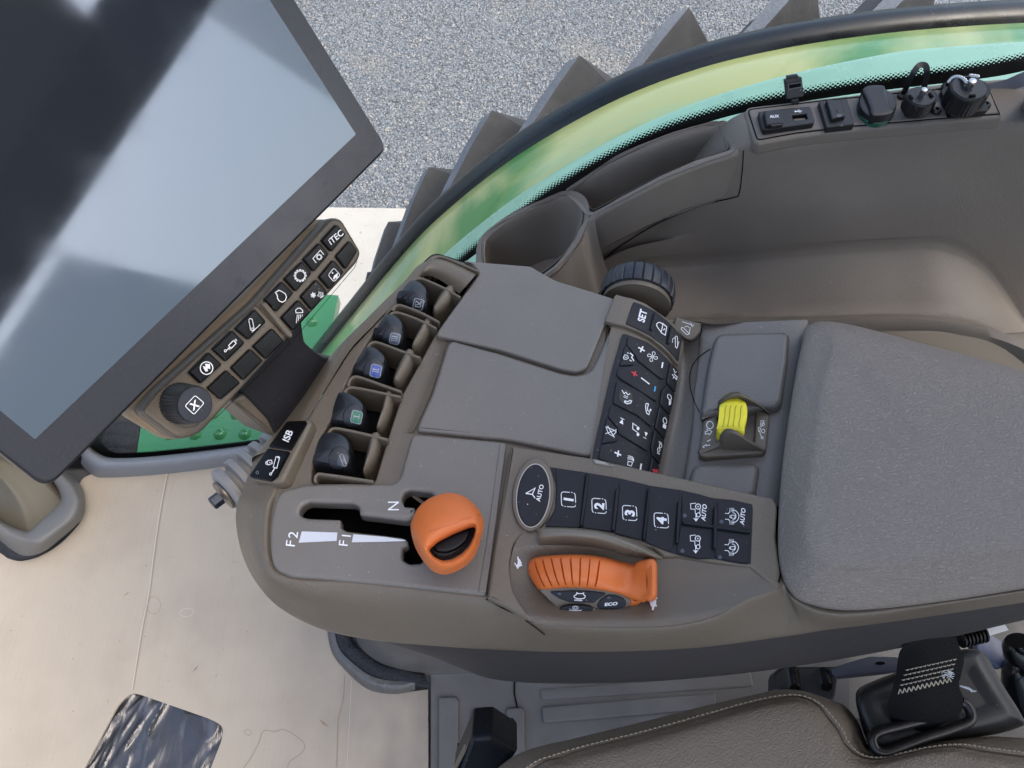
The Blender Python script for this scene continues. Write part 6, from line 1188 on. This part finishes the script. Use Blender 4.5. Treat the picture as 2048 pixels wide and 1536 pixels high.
part('bolt_head', bel, lathe(b0 - bd*.014, bd, [(.001, 0), (.0052, 0), (.006, .001), (.006, .009), (.001, .0105)], 6), mat('bolt_dark', C(52, 58, 70), .35, .5, metal=.6), sharp=20)
# ------------------------------------------------------------------ seat with seat belt
seat = thing('driver_seat', tuple(hz((1500, 1500), -.4)), 'taupe leather driver seat cushion with pale top stitching', 'seat')
ou = [(880, 1640), (985, 1545), (1050, 1502), (1160, 1474), (1299, 1440), (1400, 1414), (1500, 1391), (1555, 1380), (1600, 1381), (1640, 1392), (1668, 1402), (1690, 1412), (1712, 1440), (1728, 1478), (1745, 1500), (1790, 1507), (1850, 1488), (1900, 1480), (1980, 1473), (2060, 1476), (2300, 1480)]
se = [(960, 1640), (1071, 1534), (1120, 1515), (1167, 1499), (1299, 1466), (1400, 1437), (1500, 1408), (1552, 1397), (1590, 1393), (1618, 1400), (1640, 1416), (1656, 1438), (1674, 1460), (1690, 1490), (1716, 1512), (1750, 1519), (1790, 1513), (1850, 1499), (1910, 1494), (1985, 1506), (2300, 1550)]
W0 = [(x + 8, y + 14, -.27) for x, y in ou]; W1 = [(x, y, -.215) for x, y in ou]
W2 = [(lerp(a[0], b_[0], .35), lerp(a[1], b_[1], .35), -.192) for a, b_ in zip(ou, se)]; W3 = [(lerp(a[0], b_[0], .8), lerp(a[1], b_[1], .8), -.178) for a, b_ in zip(ou, se)]
W4 = [(x, y, -.1795) for x, y in se]; W5 = [(x + 4, y + 6, -.176) for x, y in se]; W6 = [(lerp(x, 1500, .1), y + 40, -.168) for x, y in se]; W7 = [(lerp(x, 1500, .2), y + 260, -.17) for x, y in se]
SG_ = ploft([W0, W1, W2, W3, W4, W5, W6, W7], m=4)
part('cushion', seat, SG_, M_SEAT, sharp=75)
SM = Mesh3(SG_)
cs_ = cr([(lerp(a[0], b_[0], .80), lerp(a[1], b_[1], .80)) for a, b_ in zip(ou, se)], 10, False); cs_ = resamp(cs_, 150, False); st = []
for i in range(0, len(cs_)-1, 1):
    a, b_ = cs_[i], lerp2(cs_[i], cs_[i+1], .68); st.append(tube([SM.hit(a, .0002), SM.hit(lerp2(a, b_, .5), .0009), SM.hit(b_, .0002)], .0005, 5))
part('stitching', seat, join(*st), M_THREAD)
part('welt_line', seat, stroke(cr(se, 6, False), 1.6, SM, .0004), mat('seam_dark', C(58, 52, 46), .7))
part('base', seat, box((.45, -.1, -.48), .4, .4, .24), M_BLACK)
arm = thing('seat_adjuster', tuple(hz((975, 1510), -.26)), 'angular dark plastic adjuster grip at the front corner of the seat', 'seat adjuster')
part('grip', arm, plate(rnd(K('r', (690, 672, 5), (780, 664, 6), (900, 742, 4), (760, 880, 4), (600, 880, 4)), 4), P3(hz(K1('r', 690, 672), -.25), hz(K1('r', 890, 742), -.26), hz(K1('r', 640, 810), -.27)), .05, .006), M_BTN)
part('side_face', arm, wloft([[hz(p, z) for p, z in zip(K('r', (685, 672), (660, 740), (625, 810), (590, 890)), (-.255, -.262, -.27, -.275))], [hz(p, z) for p, z in zip(K('r', (672, 674), (638, 740), (605, 810), (565, 890)), (-.275, -.28, -.29, -.3))]]), M_TAUPE)
# buckle, belt and brackets
bk = thing('belt_buckle_cover', tuple(hz((1900, 1430), -.25)), 'black plastic belt anchor cover between the seat and the armrest', 'belt anchor')
def hp(z, *pts): return [K1('p', x, y) + (z,) for x, y in pts]
B0 = hp(-.25, (800, 980), (820, 890), (900, 850), (1100, 770), (1300, 690), (1500, 640), (1600, 610), (1720, 620), (1790, 680), (1900, 880), (2040, 1130), (2000, 1180), (1800, 1235), (1400, 1290), (1150, 1350), (1000, 1385), (900, 1330), (830, 1150))
B1 = hp(-.205, (792, 985), (805, 900), (890, 845), (1100, 760), (1300, 680), (1500, 618), (1600, 590), (1700, 598), (1765, 650), (1880, 850), (2040, 1110), (1990, 1160), (1800, 1218), (1400, 1275), (1150, 1335), (1010, 1370), (915, 1310), (830, 1120))
B2 = hp(-.19, (830, 1000), (850, 930), (930, 880), (1120, 800), (1310, 725), (1500, 665), (1600, 635), (1680, 640), (1720, 680), (1820, 850), (1950, 1060), (1900, 1100), (1700, 1160), (1350, 1220), (1120, 1275), (1010, 1300), (940, 1250), (860, 1100))
B3 = hp(-.192, (1000, 1020), (1020, 985), (1070, 960), (1180, 910), (1320, 850), (1480, 800), (1560, 780), (1610, 785), (1630, 800), (1680, 880), (1740, 980), (1700, 1010), (1560, 1060), (1320, 1110), (1170, 1140), (1100, 1150), (1060, 1120), (1010, 1060))
part('cover', bk, ploft([B0, B1, B2, B3], closed=True, m=4, cap1=True), mat('soft_black_plastic', C(36, 37, 38), .42, .45, 700, .2, .0004, .06, 20, .2), sharp=60)
blt = thing('seat_belt', tuple(hz((1860, 1360), -.16)), 'black woven seat belt strap with zigzag stitching, folded through a wire loop', 'seat belt')
bz = [[hz(p, z) for p, z in zip(K('p', *q), zz)] for q, zz in ((((1150, 560), (1115, 620), (1100, 700), (1090, 780), (1060, 900), (1030, 1000), (1040, 1090), (1075, 1170)), (-.10, -.115, -.130, -.14, -.15, -.165, -.18, -.19)),
    (((1340, 500), (1330, 600), (1320, 700), (1300, 800), (1290, 900), (1290, 1000), (1270, 1100), (1200, 1180)), (-.095, -.105, -.118, -.128, -.140, -.152, -.168, -.186)),
    (((1530, 462), (1560, 560), (1600, 660), (1580, 780), (1560, 860), (1590, 960), (1560, 1080), (1310, 1222)), (-.10, -.11, -.122, -.134, -.145, -.158, -.172, -.19)))]
BG = wloft(bz, 6, 5)
part('webbing', blt, BG, M_WEB, sharp=60)
BM = Mesh3(BG); zz_ = []
for r_ in range(5):
    a, b_ = (1165 - r_*14, 745 + r_*38), (1545 - r_*10, 660 + r_*36)
    for k in range(12):
        p0, p1 = lerp2(a, b_, k/12), lerp2(a, b_, (k + .72)/12)
        if r_ < 4: zz_.append(tube([BM.hit(K1('p', *p0), .0002), BM.hit(K1('p', *lerp2(p0, p1, .5)), .001), BM.hit(K1('p', *p1), .0002)], .00055, 5))
        else:
            pm = lerp2(p0, p1, .5); zz_ += [tube([BM.hit(K1('p', p0[0], p0[1] + 26), .0004), BM.hit(K1('p', pm[0], pm[1] - 6), .0004)], .0005, 5), tube([BM.hit(K1('p', pm[0], pm[1] - 6), .0004), BM.hit(K1('p', p1[0] + 6, p1[1] + 26), .0004)], .0005, 5)]
part('zigzag_stitching', blt, join(*zz_), M_THREAD)
random.seed(3); fr_ = []
for k in range(34):
    c = (1465 + random.uniform(-24, 30), 770 + random.uniform(-24, 24)); a = random.uniform(0, 6.28); fr_.append(tube([BM.hit(K1('p', *c), .0005), BM.hit(K1('p', c[0] + 24*math.cos(a), c[1] + 14*math.sin(a)), .0015)], .0003, 4))
for k in range(8): fr_.append(tube([hz(K1('p', 1570, 862 + k), -.15), hz(K1('p', 1640 + k*5, 880 + k*4), -.148), hz(K1('p', 1650 + k*6, 905 + random.uniform(-6, 10)), -.15)], .0003, 4))
part('loose_thread', blt, join(*fr_), mat('pale_thread', C(186, 190, 190), .7))
wire = [hz(p, z) for p, z in zip(cr(K('p', (1300, 1120), (1080, 1175), (960, 1210), (915, 1250), (918, 1300), (945, 1345), (1010, 1362), (1120, 1325), (1300, 1255), (1500, 1190), (1620, 1145), (1655, 1110), (1650, 1060), (1615, 1005), (1580, 985)), 5, False), [-.18]*80)]
part('wire_loop', blt, tube(wire, .0042, 12), M_DARKSTEEL)
pin = thing('release_cable', tuple(hz(K1('p', 1700, 480), -.14)), 'ribbed black cable end with a bright steel pin beside the belt', 'cable')
pa, pb, pc = hz(K1('p', 1565, 515), -.13), hz(K1('p', 1755, 470), -.13), hz(K1('p', 1905, 425), -.13); pdx = (pb - pa).normalized()
prof = [(.001, 0), (.006, 0)]; n_ = 7; Lc = (pb - pa).length
for k in range(n_): h0 = Lc*k/n_; prof += [(.0075, h0 + .0004), (.0075, h0 + Lc/n_*.55), (.0055, h0 + Lc/n_*.6), (.0055, h0 + Lc/n_*.95)]
part('ribbed_sleeve', pin, lathe(pa, pdx, prof, 20), M_GLOSS, sharp=30)
part('pin', pin, strapmesh([pb, pb.lerp(pc, .5), pc], .0062, .004), mat('bright_pin', C(214, 214, 212), .35, .5, metal=.2))
mt_ = thing('seat_bracket', tuple(hz(K1('p', 420, 850), -.3)), 'dark steel seat bracket with two threaded studs under the armrest', 'bracket')
part('bracket_plate', mt_, plate(rnd(K('p', (175, 780), (240, 720), (640, 720), (1100, 700), (1100, 755), (660, 800), (640, 960), (600, 1000), (170, 900)), 6), ZP(-.30), .02, .003), mat('sooty_steel', C(46, 45, 46), .6, .4, 200, .5, .001, .3, 60))
part('grey_plate', mt_, plate(rnd(K('p', (600, 740), (740, 690), (900, 645), (1110, 650), (1110, 760), (620, 800)), 5), ZP(-.27), .006, .001), mat('blue_grey_steel', C(72, 80, 98), .5, .5, 200, .2, .0005, .1, 20))
part('bolt_hole', mt_, fill(ell(K1('p', 972, 698), 10, 3.4, 20), ZP(-.27), .0006), M_VOID)
for x0, y0, x1, y1 in ((315, 750, 335, 890), (545, 765, 572, 870)):
    a, b_ = hz(K1('p', x0, y0), -.285), hz(K1('p', x1, y1), -.265); d_ = (b_ - a).normalized(); Ls = (b_ - a).length; prof = [(.001, 0)]
    for k in range(12): prof += [(.0050, Ls*k/12), (.0064, Ls*(k + .5)/12)]
    part('stud', mt_, lathe(a, d_, prof + [(.0052, Ls), (.001, Ls + .001)], 20), M_DARKSTEEL, sharp=25)
hs = thing('black_hydraulic_hose', tuple(hz(K1('p', 1990, 700), -.35)), 'glossy black hose fitting in the dark gap right of the belt', 'hose')
part('fitting', hs, lathe(hz(K1('p', 2010, 560), -.32), hz(K1('p', 2100, 900), -.36) - hz(K1('p', 2010, 560), -.32), [(.012, -.006), (.016, 0), (.017, .012), (.013, .02), (.022, .03), (.028, .06), (.03, .12), (.028, .3)], 30), mat('wet_black', C(16, 16, 18), .12, .6))
part('bracket_face', hs, plate(rnd(K('p', (1690, 490), (1800, 480), (1940, 560), (1930, 640), (1880, 740), (1800, 690), (1700, 600)), 5), ZP(-.36), .01, .002), mat('dusty_blue_steel', C(104, 108, 126), .5, .5, 200, .3, .001, .12, 20))
part('gap_shade_sheet', hs, plate(K('p', (1580, 200), (2300, 60), (2300, 1300), (1800, 1250)), ZP(-.42), .01, .002), M_BLACK)  # black sheet added to keep the gap behind the belt dark
